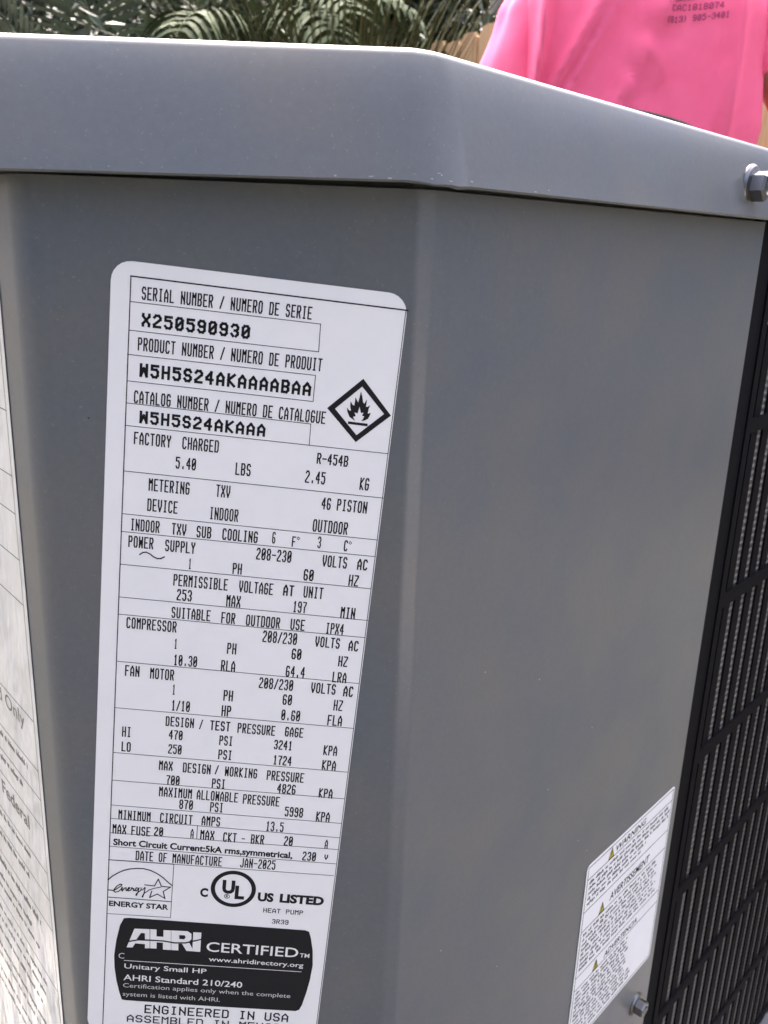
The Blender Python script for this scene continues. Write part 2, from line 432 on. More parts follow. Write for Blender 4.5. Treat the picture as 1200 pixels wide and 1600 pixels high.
# ------------------------------------------------------------ rating label on the corner face
la = R(4.84); h1 = Vector((*dirv(AZ1), 0)); zz = Vector((0, 0, 1))
LU = math.cos(la) * h1 - math.sin(la) * zz; LW = math.cos(la) * zz + math.sin(la) * h1
nrm1 = Vector((*(-turn_left_normal(dirv(AZ1))), 0))
lo = Vector((-0.10039, 0.35511, H - 0.01877)) + nrm1 * 0.00025
label = slab("rating_label", round_rect(-7.6, -370.0, 107.0, 6.0, 8.0), 0.16, label_white, None, frame3(lo, LU, LW)); into_unit(label)
tag(label, "tall white rating label printed in black capitals")
def lab(o): return o

# bare-metal nicks along the lower lip of the cap and a few on its face
rn = random.Random(31); cv, cf_ = [], []
def nick(s_, z_, w_, h_, side):
    d_ = d2 if side else dirv(AZ1); nn = -turn_left_normal(d_); lean = max(0.0, (z_ - Z_CAP0 - .001)) ; off = LIP + .0002 - .28 * lean
    c_ = PM + d_ * s_ + nn * off; k = len(cv)
    for a_, b_ in ((-w_, -h_ * .6), (w_ * .8, -h_), (w_, h_ * .7), (-w_ * .6, h_)): q = c_ + d_ * a_; cv.append(Vector((q.x, q.y, z_ + b_)))
    cf_.append((k, k + 1, k + 2, k + 3))
for _ in range(7): nick(rn.uniform(-.02, .03) if rn.random() < .5 else rn.uniform(.03, .27), Z_CAP0 + .0010 + rn.random() ** 2 * .004, rn.uniform(.0002, .0011), rn.uniform(.0001, .0004), True)
for _ in range(4): nick(rn.uniform(-.022, -.004) if rn.random() < .6 else rn.uniform(-.14, -.02), Z_CAP0 + .0014 + rn.random() * .0006, rn.uniform(.0002, .0012), rn.uniform(.0001, .0004), False)
o = mesh_obj("paint_nicks", cv, cf_, mat("bare_metal", (0.34, 0.34, 0.34), 0.4)); into_unit(o); tag(o, kind='stuff')

# printed matter, in label millimetres (text, left, baseline, width, cap height, style)
TEXTS= [('SERIAL NUMBER / NUMERO DE SERIE', 4.33, -7.93, 65.82, 5.01, 'n'),
 ('X250590930', 4.76, -18.19, 42.0, 5.31, 'w'),
 ('PRODUCT NUMBER / NUMERO DE PRODUIT', 3.64, -27.61, 72.44, 5.18, 'n'),
 ('W5H5S24AKAAAABAA', 4.71, -37.92, 67.94, 5.49, 'w'),
 ('CATALOG NUMBER / NUMERO DE CATALOGUE', 2.95, -48.62, 76.62, 5.13, 'n'),
 ('W5H5S24AKAAA', 5.47, -56.6, 50.44, 5.2, 'w'),
 ('FACTORY', 3.61, -65.43, 14.83, 5.16, 'n'),
 ('CHARGED', 23.01, -65.34, 14.72, 5.18, 'n'),
 ('R-454B', 77.77, -65.43, 12.86, 4.66, 'n'),
 ('5.40', 20.77, -73.79, 8.24, 5.02, 'n'),
 ('LBS', 45.09, -73.8, 6.26, 5.27, 'n'),
 ('2.45', 73.78, -73.96, 8.3, 5.3, 'n'),
 ('KG', 96.47, -74.57, 3.84, 5.33, 'n'),
 ('METERING', 10.34, -84.43, 16.69, 5.33, 'n'),
 ('TXV', 37.82, -84.04, 5.84, 5.35, 'n'),
 ('DEVICE', 10.16, -93.19, 12.45, 5.4, 'n'),
 ('INDOOR', 35.83, -94.04, 11.89, 5.43, 'n'),
 ('46', 81.64, -84.64, 3.84, 5.16, 'n'),
 ('PISTON', 88.03, -84.56, 12.63, 5.17, 'n'),
 ('OUTDOOR', 78.91, -94.76, 14.69, 5.48, 'n'),
 ('INDOOR', 3.69, -102.42, 11.93, 5.23, 'n'),
 ('TXV', 20.66, -102.42, 6.0, 5.12, 'n'),
 ('SUB', 30.93, -102.55, 6.14, 5.13, 'n'),
 ('COOLING', 41.69, -102.5, 14.8, 5.14, 'n'),
 ('6', 62.48, -101.87, 1.76, 5.16, 'n'),
 ('F', 70.85, -102.47, 2.0, 4.68, 'n'),
 ('3', 81.6, -101.93, 1.89, 5.18, 'n'),
 ('C', 92.83, -102.1, 2.01, 4.94, 'n'),
 ('POWER', 3.05, -109.89, 10.38, 5.17, 'n'),
 ('SUPPLY', 18.28, -110.11, 12.53, 5.18, 'n'),
 ('208-230', 56.45, -109.77, 14.85, 5.34, 'n'),
 ('VOLTS', 84.53, -109.93, 10.48, 5.24, 'n'),
 ('AC', 99.37, -109.87, 4.42, 5.01, 'n'),
 ('1', 28.4, -117.05, 1.64, 4.75, 'n'),
 ('PH', 47.04, -117.35, 3.89, 5.02, 'n'),
 ('60', 77.15, -117.08, 4.29, 5.17, 'n'),
 ('HZ', 96.53, -117.59, 4.2, 5.19, 'n'),
 ('PERMISSIBLE', 22.54, -125.29, 22.98, 5.31, 'n'),
 ('VOLTAGE', 50.33, -125.3, 14.51, 5.33, 'n'),
 ('AT', 69.18, -124.99, 4.54, 5.1, 'n'),
 ('UNIT', 77.9, -124.97, 8.4, 5.36, 'n'),
 ('253', 24.29, -131.9, 6.38, 5.24, 'n'),
 ('MAX', 45.39, -132.53, 6.08, 5.39, 'n'),
 ('197', 74.02, -132.27, 5.78, 5.29, 'n'),
 ('MIN', 94.69, -133.0, 6.32, 5.44, 'n'),
 ('SUITABLE', 22.48, -140.26, 16.66, 5.17, 'n'),
 ('FOR', 43.79, -140.53, 5.99, 5.19, 'n'),
 ('OUTDOOR', 54.44, -140.61, 14.7, 5.2, 'n'),
 ('USE', 73.69, -140.59, 6.18, 5.22, 'n'),
 ('IPX4', 89.09, -140.85, 7.81, 5.24, 'n'),
 ('COMPRESSOR', 3.61, -147.06, 21.4, 5.21, 'n'),
 ('208/230', 62.21, -147.62, 14.94, 5.53, 'n'),
 ('VOLTS', 85.13, -147.53, 10.78, 5.02, 'n'),
 ('AC', 99.85, -148.04, 4.31, 5.04, 'n'),
 ('1', 24.43, -154.83, 1.68, 4.89, 'n'),
 ('PH', 47.29, -154.9, 4.0, 5.31, 'n'),
 ('60', 75.43, -154.58, 4.29, 5.2, 'n'),
 ('HZ', 96.16, -156.0, 4.08, 5.1, 'n'),
 ('10.30', 24.6, -162.73, 10.16, 5.22, 'n'),
 ('RLA', 45.21, -163.48, 6.22, 5.37, 'n'),
 ('64.4', 73.64, -163.33, 8.38, 5.4, 'n'),
 ('LRA', 94.4, -163.97, 6.21, 5.16, 'n'),
 ('FAN', 3.85, -169.98, 6.27, 5.25, 'n'),
 ('MOTOR', 14.71, -170.24, 10.42, 5.26, 'n'),
 ('208/230', 62.43, -170.09, 15.07, 5.31, 'n'),
 ('VOLTS', 85.49, -170.12, 10.96, 5.19, 'n'),
 ('AC', 99.93, -170.48, 4.38, 5.21, 'n'),
 ('1', 24.74, -177.18, 1.71, 5.06, 'n'),
 ('PH', 47.29, -177.96, 4.19, 5.36, 'n'),
 ('60', 73.51, -177.3, 4.11, 5.24, 'n'),
 ('HZ', 96.35, -177.96, 4.02, 5.4, 'n'),
 ('1/10', 24.78, -185.08, 8.11, 5.25, 'n'),
 ('HP', 46.95, -185.67, 4.21, 5.42, 'n'),
 ('0.60', 73.57, -185.01, 8.39, 5.3, 'n'),
 ('FLA', 94.39, -185.64, 6.56, 5.32, 'n'),
 ('DESIGN', 22.62, -193.05, 12.55, 4.9, 'n'),
 ('/', 37.56, -193.28, 1.95, 4.92, 'n'),
 ('TEST', 42.35, -193.2, 8.96, 4.92, 'n'),
 ('PRESSURE', 54.64, -193.43, 16.88, 5.06, 'n'),
 ('GAGE', 75.95, -193.18, 8.26, 4.95, 'n'),
 ('HI', 3.63, -200.4, 3.98, 5.2, 'n'),
 ('470', 24.43, -199.68, 6.07, 4.82, 'n'),
 ('PSI', 46.96, -200.51, 6.01, 4.98, 'n'),
 ('3241', 71.58, -200.24, 8.29, 4.87, 'n'),
 ('KPA', 94.17, -201.11, 6.24, 5.15, 'n'),
 ('LO', 3.67, -207.9, 4.11, 4.99, 'n'),
 ('250', 24.46, -207.07, 5.99, 4.87, 'n'),
 ('PSI', 46.98, -207.82, 6.16, 5.03, 'n'),
 ('1724', 71.9, -208.23, 8.34, 4.92, 'n'),
 ('KPA', 94.24, -208.78, 6.39, 5.08, 'n'),
 ('MAX', 20.75, -215.98, 6.14, 4.93, 'n'),
 ('DESIGN', 31.51, -216.16, 12.57, 5.08, 'n'),
 ('/', 46.0, -215.85, 2.1, 4.82, 'n'),
 ('WORKING', 50.58, -216.36, 14.66, 5.09, 'n'),
 ('PRESSURE', 69.67, -216.57, 17.02, 5.11, 'n'),
 ('700', 24.35, -223.34, 6.06, 4.99, 'n'),
 ('PSI', 45.08, -223.14, 6.11, 5.0, 'n'),
 ('4826', 75.04, -223.03, 8.43, 5.03, 'n'),
 ('KPA', 94.3, -223.69, 6.34, 5.05, 'n'),
 ('MAXIMUM', 21.41, -229.9, 14.99, 5.17, 'n'),
 ('ALLOWABLE', 38.59, -229.92, 18.88, 5.18, 'n'),
 ('PRESSURE', 59.79, -230.27, 16.89, 5.2, 'n'),
 ('870', 30.94, -235.75, 6.25, 5.08, 'n'),
 ('PSI', 45.07, -235.95, 6.04, 5.23, 'n'),
 ('5998', 79.54, -235.23, 8.52, 5.26, 'n'),
 ('KPA', 94.26, -236.53, 6.4, 5.28, 'n'),
 ('MINIMUM', 3.53, -243.87, 14.69, 5.11, 'n'),
 ('CIRCUIT', 22.53, -243.77, 14.91, 5.13, 'n'),
 ('AMPS', 41.65, -243.68, 8.57, 5.15, 'n'),
 ('13.5', 71.56, -244.0, 8.19, 5.31, 'n'),
 ('MAX', 1.11, -251.93, 6.25, 5.17, 'n'),
 ('FUSE', 9.7, -251.98, 8.75, 5.04, 'n'),
 ('20', 20.17, -251.3, 4.15, 4.76, 'n'),
 ('A', 36.99, -251.16, 1.79, 5.06, 'n'),
 ('MAX', 41.52, -251.31, 6.46, 5.06, 'n'),
 ('CKT', 52.17, -251.75, 6.24, 5.21, 'n'),
 ('-', 60.8, -251.95, 1.93, 5.22, 'n'),
 ('BKR', 65.1, -251.7, 6.15, 5.22, 'n'),
 ('20', 80.59, -251.28, 4.12, 5.24, 'n'),
 ('A', 99.83, -251.23, 1.83, 4.97, 'n'),
 ('Short Circuit Current:5kA rms,symmetrical,', 1.66, -258.24, 83.58, 3.81, 'b'),
 ('230', 89.99, -258.77, 6.36, 5.01, 'n'),
 ('V', 100.33, -257.4, 2.21, 2.87, 'w'),
 ('DATE OF MANUFACTURE', 12.24, -265.7, 40.3, 5.28, 'n'),
 ('JAN-2025', 61.06, -265.31, 16.7, 5.32, 'n'),
 ('HEAT PUMP', 74.11, -290.19, 19.19, 2.69, 'm'),
 ('3R39', 78.83, -296.43, 8.0, 2.71, 'm'),
 ('ENERGY STAR', 0.77, -292.83, 28.11, 3.29, 'b'),
 ('C', 43.38, -283.73, 3.75, 5.39, 'b'),
 ('US', 70.86, -283.89, 7.59, 5.42, 'b'),
 ('LISTED', 81.4, -283.78, 21.27, 5.42, 'b'),
 ('U', 53.64, -280.85, 6.01, 8.19, 'b'),
 ('L', 59.83, -283.64, 4.51, 8.22, 'b'),
 ('CERTIFIED', 48.38, -315.58, 44.86, 6.09, 'W'),
 ('TM', 94.12, -315.33, 4.69, 2.63, 'W'),
 ('www.ahridirectory.org', 49.99, -321.4, 46.42, 2.86, 'W'),
 ('C', 6.34, -323.33, 2.81, 3.5, 'L'),
 ('Unitary Small HP', 9.35, -329.15, 39.96, 3.09, 'W'),
 ('AHRI Standard 210/240', 9.17, -336.4, 58.21, 3.78, 'W'),
 ('Certification applies only when the complete', 9.15, -340.77, 82.58, 2.69, 'L'),
 ('system is listed with AHRI.', 9.16, -346.07, 47.84, 2.7, 'L'),
 ('ENGINEERED IN USA', 20.18, -356.24, 71.78, 5.37, 'm'),
 ('ASSEMBLED IN MEXICO', 11.72, -362.35, 80.86, 4.6, 'm')]
RULES= [(((-0.02, 0.44), (107.21, 0.08)), 0.55), (((0.35, -9.14), (73.86, -9.12), (74.17, -19.96)), 0.28), (((0.23, -20.12), (74.17, -19.96)), 0.28), (((-0.16, -29.58), (73.88, -29.39), (73.91, -39.95)), 0.28), (((-0.1, -40.03), (73.91, -39.95)), 0.28), (((0.23, -48.93), (73.91, -49.2), (74.09, -58.1)), 0.28), (((0.24, -58.11), (106.53, -57.98)), 0.28), (((0.15, -77.14), (106.99, -77.04)), 0.28), (((0.02, -95.51), (106.63, -95.61)), 0.28), (((-0.05, -103.32), (106.58, -103.15)), 0.28), (((0.12, -117.93), (106.52, -117.95)), 0.28), (((0.05, -132.9), (106.8, -132.79)), 0.28), (((0.09, -140.9), (106.53, -141.05)), 0.28), (((0.5, -163.3), (106.24, -163.47)), 0.28), (((0.1, -186.12), (106.36, -186.11)), 0.28), (((0.28, -208.89), (106.18, -208.99)), 0.28), (((0.18, -223.34), (106.3, -223.25)), 0.28), (((0.26, -236.57), (106.3, -236.67)), 0.28), (((0.02, -243.78), (106.18, -244.63)), 0.28), (((0.27, -251.59), (106.27, -251.22)), 0.28), (((0.16, -259.09), (106.15, -259.34)), 0.28), (((-0.2, -266.54), (105.75, -266.1)), 0.28), (((39.9, -243.98), (39.97, -251.17)), 0.28), (((8.0, -112.71), (9.23, -111.71), (10.6, -111.43), (12.13, -112.02), (13.8, -113.21), (15.33, -113.8), (16.83, -113.64), (18.18, -112.74)), 0.55), (((73.35, -97.84), (73.99, -98.39), (73.48, -99.19), (72.83, -98.52), (73.35, -97.84)), 0.25), (((95.27, -97.46), (95.94, -98.14), (95.42, -98.82), (94.77, -98.27), (95.27, -97.46)), 0.25)]
ENERGY= [(((-0.08, -277.95), (1.94, -275.6), (4.46, -273.6), (6.99, -272.0), (9.54, -270.99), (13.07, -270.28), (16.3, -270.18), (19.58, -270.87), (22.9, -272.53), (25.59, -274.46), (27.99, -276.82), (29.87, -278.44)), 0.55), (((0.09, -283.68), (2.69, -283.73), (4.13, -282.72), (6.02, -280.97), (6.47, -280.05), (5.65, -279.89), (4.23, -281.13), (3.0, -283.02), (2.87, -284.23), (3.54, -284.69), (4.83, -284.17), (6.09, -282.95)), 0.5), (((6.09, -282.95), (6.69, -281.5), (6.6, -283.7), (6.77, -283.76), (7.68, -282.01), (8.48, -281.74), (8.53, -283.13), (8.87, -283.42)), 0.5), (((8.87, -283.42), (9.81, -282.42), (10.27, -281.58), (9.77, -281.42), (9.17, -282.67), (9.69, -283.42), (10.65, -282.94)), 0.5), (((10.65, -282.94), (11.24, -281.37), (11.43, -282.07), (12.07, -281.82), (11.95, -283.02), (12.6, -282.96)), 0.5), (((14.17, -281.43), (13.35, -281.3), (12.75, -282.55), (13.26, -283.1), (14.04, -282.24), (14.5, -281.4), (14.11, -283.83), (13.53, -285.68), (13.19, -285.51), (13.64, -284.47), (15.52, -282.5)), 0.5), (((15.46, -281.12), (15.68, -282.29), (16.33, -282.23), (17.24, -280.76), (17.41, -280.94), (17.05, -283.96), (16.5, -286.41), (16.17, -286.24), (16.91, -284.38), (19.42, -281.96), (21.98, -280.73), (24.56, -280.02)), 0.45), (((17.18, -279.25), (21.75, -279.48), (23.36, -275.45), (25.02, -279.47), (29.27, -279.48), (25.98, -282.37), (26.99, -286.29), (23.27, -284.01), (19.77, -286.32), (20.59, -282.65)), 0.5), (((0.06, -287.79), (30.03, -287.83)), 0.4), (((-0.11, -266.6), (30.16, -266.38)), 0.45), (((30.16, -266.38), (30.17, -297.13), (0.02, -297.34)), 0.25)]
DIAMOND_OUT= [(92.97, -28.52), (105.77, -42.12), (92.79, -54.64), (79.79, -41.95)]
DIAMOND_IN= [(92.86, -31.71), (102.9, -41.77), (92.77, -51.7), (82.97, -41.86)]
FLAME= [(91.62, -45.91), (89.11, -44.53), (88.03, -42.47), (87.73, -40.8), (88.83, -41.98), (89.41, -41.92), (88.95, -40.19), (88.88, -38.15), (89.93, -39.49), (90.53, -39.7), (90.66, -38.03), (90.62, -36.27), (91.23, -37.18), (91.94, -38.36), (92.29, -36.27), (92.58, -33.7), (93.4, -35.75), (93.91, -37.85), (94.5, -38.57), (94.8, -37.75), (95.33, -36.63), (95.37, -38.28), (95.29, -39.67), (95.99, -39.59), (96.91, -38.81), (96.48, -40.52), (96.3, -42.32), (96.88, -42.25), (97.49, -41.79), (97.19, -43.21), (96.63, -44.47), (95.47, -45.31), (94.02, -45.68), (94.64, -44.89), (95.05, -43.65), (94.09, -43.48), (94.63, -42.11), (93.57, -42.43), (92.71, -40.0), (92.25, -42.78), (90.92, -42.46), (91.63, -43.92), (90.5, -44.37)]
FLAMEBAR= [(88.77, -46.39), (96.79, -46.52), (96.79, -47.56), (88.81, -47.46)]
BADGE= [(8.1, -299.39), (10.67, -298.96), (53.19, -298.88), (95.43, -298.99), (97.27, -299.7), (98.52, -303.4), (100.14, -310.95), (101.0, -319.75), (100.52, -328.77), (99.48, -336.8), (97.97, -344.95), (96.88, -347.92), (95.14, -348.87), (52.92, -349.21), (10.78, -348.89), (8.81, -348.6), (7.51, -344.4), (5.74, -336.68), (4.61, -328.99), (4.2, -321.87), (4.93, -312.55), (6.36, -303.81)]
AHRI= [[(10.03, -316.46), (13.33, -305.03), (20.59, -304.72), (21.1, -316.06), (18.83, -316.25), (18.73, -313.75), (14.02, -313.72), (12.89, -316.21)], [(20.85, -304.7), (23.89, -304.65), (24.08, -308.74), (27.39, -308.67), (27.2, -304.69), (30.76, -304.6), (31.36, -316.27), (27.5, -316.27), (27.3, -312.25), (24.24, -312.19), (24.42, -315.99), (21.36, -316.03)], [(30.93, -304.58), (38.68, -304.34), (40.68, -305.68), (40.86, -308.92), (39.74, -310.64), (42.42, -316.09), (38.91, -316.17), (36.48, -312.01), (34.74, -312.16), (34.95, -316.18), (31.53, -316.26)], [(41.5, -304.75), (45.42, -304.62), (45.51, -316.16), (41.72, -316.15)]]
AHRIHOLE= [[(14.61, -311.18), (16.62, -307.22), (18.45, -307.28), (18.61, -311.16)], [(34.89, -306.94), (37.51, -306.82), (38.01, -308.08), (37.38, -309.22), (35.01, -309.2)]]
SWOOSH= [(10.33, -312.95), (15.49, -311.42), (21.58, -311.12), (27.68, -311.14), (32.96, -311.77), (38.2, -311.32), (45.92, -308.48)]
BLINE= [(9.18, -324.41), (95.66, -324.11)]

# ------------------------------------------------------------ printing on the rating label
INK_H, OVER_H, TOP_H = 0.24, 0.32, 0.40      # heights above the panel, millimetres
def print_text(txt, u0, v, w_, cap_, st, parent, material=ink, hgt=INK_H):
    if st in 'nwm':
        fl = Flat(); fl.stroke_text(txt, u0, v, w_, cap_, {'n': 0.80, 'w': 0.78, 'm': 0.80}[st], {'n': 0.265, 'w': 0.26, 'm': 0.20}[st])
        return fl.make("printed_text", material, parent, hgt)
    if st == 'b': return font_mesh("printed_text", txt, u0, v, w_, cap_, material, parent, hgt, 0.05 if len(txt) < 7 else 0.032)
    return font_mesh("printed_text", txt, u0, v, w_, cap_, white_ink if st == 'W' else dim_ink, parent, OVER_H, 0.008 if st == 'W' else 0.0)
for tx in TEXTS: print_text(*tx, label)
fl = Flat()
for pts, w_ in RULES[:-3]: fl.line(pts, w_)
fl.line([(0.0, 0.4), (0.0, -370)], 0.42); fl.line([(106.5, 0.3), (106.5, -370)], 0.3)
fl.make("ruled_lines", ink, label, INK_H)
fl = Flat()
for pts, w_ in RULES[-3:]: fl.line(pts, w_)
fl.make("printed_marks", ink, label, INK_H)
fl = Flat()
for pts, w_ in ENERGY: fl.line(pts, w_)
fl.make("energy_logo", ink, label, INK_H + 0.03)
fl = Flat()
for i in range(4): fl.quad(DIAMOND_OUT[i], DIAMOND_OUT[(i + 1) % 4], DIAMOND_IN[(i + 1) % 4], DIAMOND_IN[i])
fl.poly(FLAME); fl.poly(FLAMEBAR); fl.make("flame_symbol", ink, label, INK_H)
# ring of the listing mark
fl = Flat(); cx, cy, rx, ry, tk = 58.95, -277.95, 10.75, 10.45, 2.05
for k in range(40):
    a0, a1 = 2 * math.pi * k / 40, 2 * math.pi * (k + 1) / 40
    P_ = lambda a, q: (cx + (rx - q) * math.cos(a), cy + (ry - q) * math.sin(a))
    fl.quad(P_(a0, 0), P_(a1, 0), P_(a1, tk), P_(a0, tk))
for k in range(16):
    a0, a1 = 2 * math.pi * k / 16, 2 * math.pi * (k + 1) / 16
    fl.seg((56.2 + 1.25 * math.cos(a0), -282.4 + 1.1 * math.sin(a0)), (56.2 + 1.25 * math.cos(a1), -282.4 + 1.1 * math.sin(a1)), .3)
fl.line([(55.8, -283.0), (55.8, -281.8), (56.5, -281.9), (56.5, -282.4), (55.8, -282.4), (56.6, -283.0)], .25)
fl.make("listing_ring", ink, label, INK_H)
badge_o = None
fl = Flat(); fl.poly(BADGE); fl.make("certification_badge", ink, label, INK_H)
fl = Flat()
for p in AHRI: fl.poly(p)
fl.line(BLINE, 0.32); fl.make("badge_lettering", white_ink, label, OVER_H)
fl = Flat()
for p in AHRIHOLE: fl.poly(p)
fl.line(SWOOSH, 0.75); fl.make("badge_swoosh", ink, label, TOP_H)

# ------------------------------------------------------------ sticker on the left face (only its right margin is in view)
nrm0 = -turn_left_normal(-d0); x0v = Vector((*(-d0), 0))
lo0 = Vector((PL.x, PL.y, H - 0.03629)) + Vector((*nrm0, 0)) * 0.0003
left_st = slab("notice_sticker", round_rect(-190, -520, -27.3, 15, 3), 0.2, film_white, None, frame3(lo0, x0v, (0, 0, 1))); into_unit(left_st)
tag(left_st, "white plastic notice sticker wrinkled towards its foot")
fl = Flat()
fl.line([(-31.6, 10), (-31.0, -515)], 0.45)
for z_ in (-40.7, -69.6, -87, -108.7, -130.5, -190.5, -217.6, -233.8, -250.5, -276.7, -293.2, -312, -351): fl.line([(-185, z_), (-31.4, z_)], 0.55)
fl.make("ruled_lines", grey_ink, left_st, INK_H + .05)
font_mesh("printed_text", "ed Only", -92, -200.8, 46, 8.5, grey_ink, left_st, INK_H + .05)
font_mesh("printed_text", "Federal", -95, -263.5, 42, 9.0, grey_ink, left_st, INK_H + .05, 0.015)
rnd = random.Random(5)
def greek(fl, x0, x1, y, cap_, rnd, w_=0.42, gap=0.36):
    """illegible small print: word-long runs of short strokes"""
    x = x0
    while x < x1:
        n_ = rnd.randint(2, 9)
        for _ in range(n_):
            if x > x1: break
            k = rnd.random(); h_ = cap_ * (0.62 if k < .62 else 1.0); yb = y - (cap_ * .3 if k > .93 else 0)
            fl.quad((x, yb), (x + w_, yb), (x + w_, yb + h_), (x, yb + h_))
            if rnd.random() < .55:
                yy = y + rnd.choice((0, .3, .5)) * cap_; fl.quad((x, yy), (x + w_ + gap, yy), (x + w_ + gap, yy + cap_ * .17), (x, yy + cap_ * .17))
            x += w_ + gap
        x += w_ * 2.4
fl = Flat()
for z_, xe, cp_ in ((-224.5, -47, 3.6), (-240.5, -58, 3.6), (-283, -54, 3.6), (-299, -62, 3.6), (-321, -50, 4.5), (-333, -64, 3.2), (-341, -55, 3.2), (-361, -48, 3.2), (-370, -52, 3.2), (-381, -60, 3.2), (-395, -48, 3.2), (-404, -55, 3.2), (-418, -45, 3.2), (-428, -50, 3.2)):
    greek(fl, -150, xe, z_, cp_, rnd, .95, .5)
fl.make("small_print", grey_ink, left_st, INK_H + .05)

# ------------------------------------------------------------ warning sticker on the right face
lo2 = Vector((PM.x, PM.y, H + 0.01633 + 0.0055)) + Vector((*n2, 0)) * 0.0003
x2v = Vector((*d2, 0)); ra = 0.0
warn_st = slab("warning_sticker", round_rect(200.0, -588.0, 334.0, -423.4, 3.5), 0.16, label_white, None,
               frame3(lo2, x2v * math.cos(ra) + Vector((0, 0, math.sin(ra))), Vector((0, 0, math.cos(ra))) - x2v * math.sin(ra))); into_unit(warn_st)
tag(warn_st, "small white warning sticker with three yellow triangles")
fl = Flat(); a_, b_, c_, e_ = 202.3, 331.8, -425.8, -585.6
fl.line([(a_, c_), (b_, c_), (b_, e_), (a_, e_), (a_, c_)], 0.6)
for z_ in (-435.8, -463, -479.5, -519.5, -531): fl.line([(a_, z_), (b_, z_)], 0.6)
fl.make("ruled_lines", ink, warn_st, INK_H)
for txt, x_, y_, w_, cp_ in (("WARNING", 241, -433.8, 46, 5.4), ("AVERTISSEMENT", 241, -476.2, 62, 7.0), ("ADVERTENCIA", 244, -529.0, 52, 5.4)):
    font_mesh("printed_text", txt, x_, y_, w_, cp_, ink, warn_st, INK_H, 0.014, 0.15)
for x_, y_ in ((232, -435), (227.5, -478.6), (229, -530.2)):
    fl = Flat(); fl.poly([(x_ - 1, y_), (x_ + 6, y_), (x_ + 2.7, y_ + 8.2)]); tr = fl.make("warning_triangle", yellow_ink, warn_st, INK_H)
    fl = Flat(); fl.line([(x_ - 1, y_), (x_ + 6, y_), (x_ + 2.7, y_ + 8.2), (x_ - 1, y_)], 0.8); fl.line([(x_ + 2.7, y_ + 5), (x_ + 2.7, y_ + 2.6)], 1.0); fl.seg((x_ + 2.7, y_ + 1.5), (x_ + 2.7, y_ + 1.4), .9)
    fl.make("triangle_outline", ink, warn_st, OVER_H)
fl = Flat(); rnd = random.Random(8)
for i in range(5): greek(fl, 205.5, (326, 329, 329, 292, 284)[i], -441.0 - 4.4 * i, 2.7, rnd, .95, .4)
for i in range(8): greek(fl, 205.5, 323 - rnd.random() * 12, -485.0 - 4.3 * i, 2.7, rnd, .95, .4)
for i in range(12): greek(fl, 205.5, (286 if i < 9 else 300) - rnd.random() * 8, -536.2 - 4.1 * i, 2.6, rnd, .95, .4)
fl.make("small_print", small_ink, warn_st, INK_H)

# ------------------------------------------------------------ person behind the unit
skin = mat("skin", (0.46, 0.27, 0.19), 0.5); skin.node_tree.nodes["Principled BSDF"].inputs["Subsurface Weight"].default_value = 0.08
shirt_m = mat("pink_cotton", (0.86, 0.17, 0.34), 0.9, 0.0, 0.2)
n = N(shirt_m); co = n.coord()
n.set("Base Color", n.ramp(n.noise(co, 18, 5), [(0.3, (0.85, 0.125, 0.25)), (0.7, (0.89, 0.15, 0.28))]))
n.bump(n.noise(co, 500, 2), 0.25, 0.001)
shorts_m = mat("dark_shorts", (0.03, 0.032, 0.04), 0.85)
hair_m = mat("brown_hair", (0.05, 0.03, 0.018), 0.6)

PX, PY = 0.375, 1.665                       # where the person stands
person = empty("person", (PX, PY, 0), "person in a bright pink printed t-shirt standing behind the grey unit", "person")
def into_person(o): o.parent = person; o.matrix_parent_inverse = Matrix.Translation((-PX, -PY, 0)); return o

def ZS(z): return z + 0.15 if z >= 0.7 else z * 0.85 / 0.7      # long legs: the waist sits above one metre
bm_pts = {}
verts, edges, radii = [], [], []
def joint(name, p, r):
    bm_pts[name] = len(verts); verts.append(Vector((PX + p[0], PY + p[1], ZS(p[2])))); radii.append(r)
def bone(a, b): edges.append((bm_pts[a], bm_pts[b]))
joint('pelvis', (0, 0.0, .86), (.145, .105)); joint('waist', (0, .0, 1.0), (.14, .095)); joint('chest', (0, .0, 1.2), (.155, .1)); joint('neck0', (0, .01, 1.385), (.07, .065))
joint('neck1', (0, .0, 1.46), (.055, .055)); joint('head0', (0, -.02, 1.53), (.07, .08)); joint('head1', (0, -.015, 1.62), (.078, .092)); joint('head2', (0, -.005, 1.69), (.05, .06))
for a, b in (('pelvis', 'waist'), ('waist', 'chest'), ('chest', 'neck0'), ('neck0', 'neck1'), ('neck1', 'head0'), ('head0', 'head1'), ('head1', 'head2')): bone(a, b)
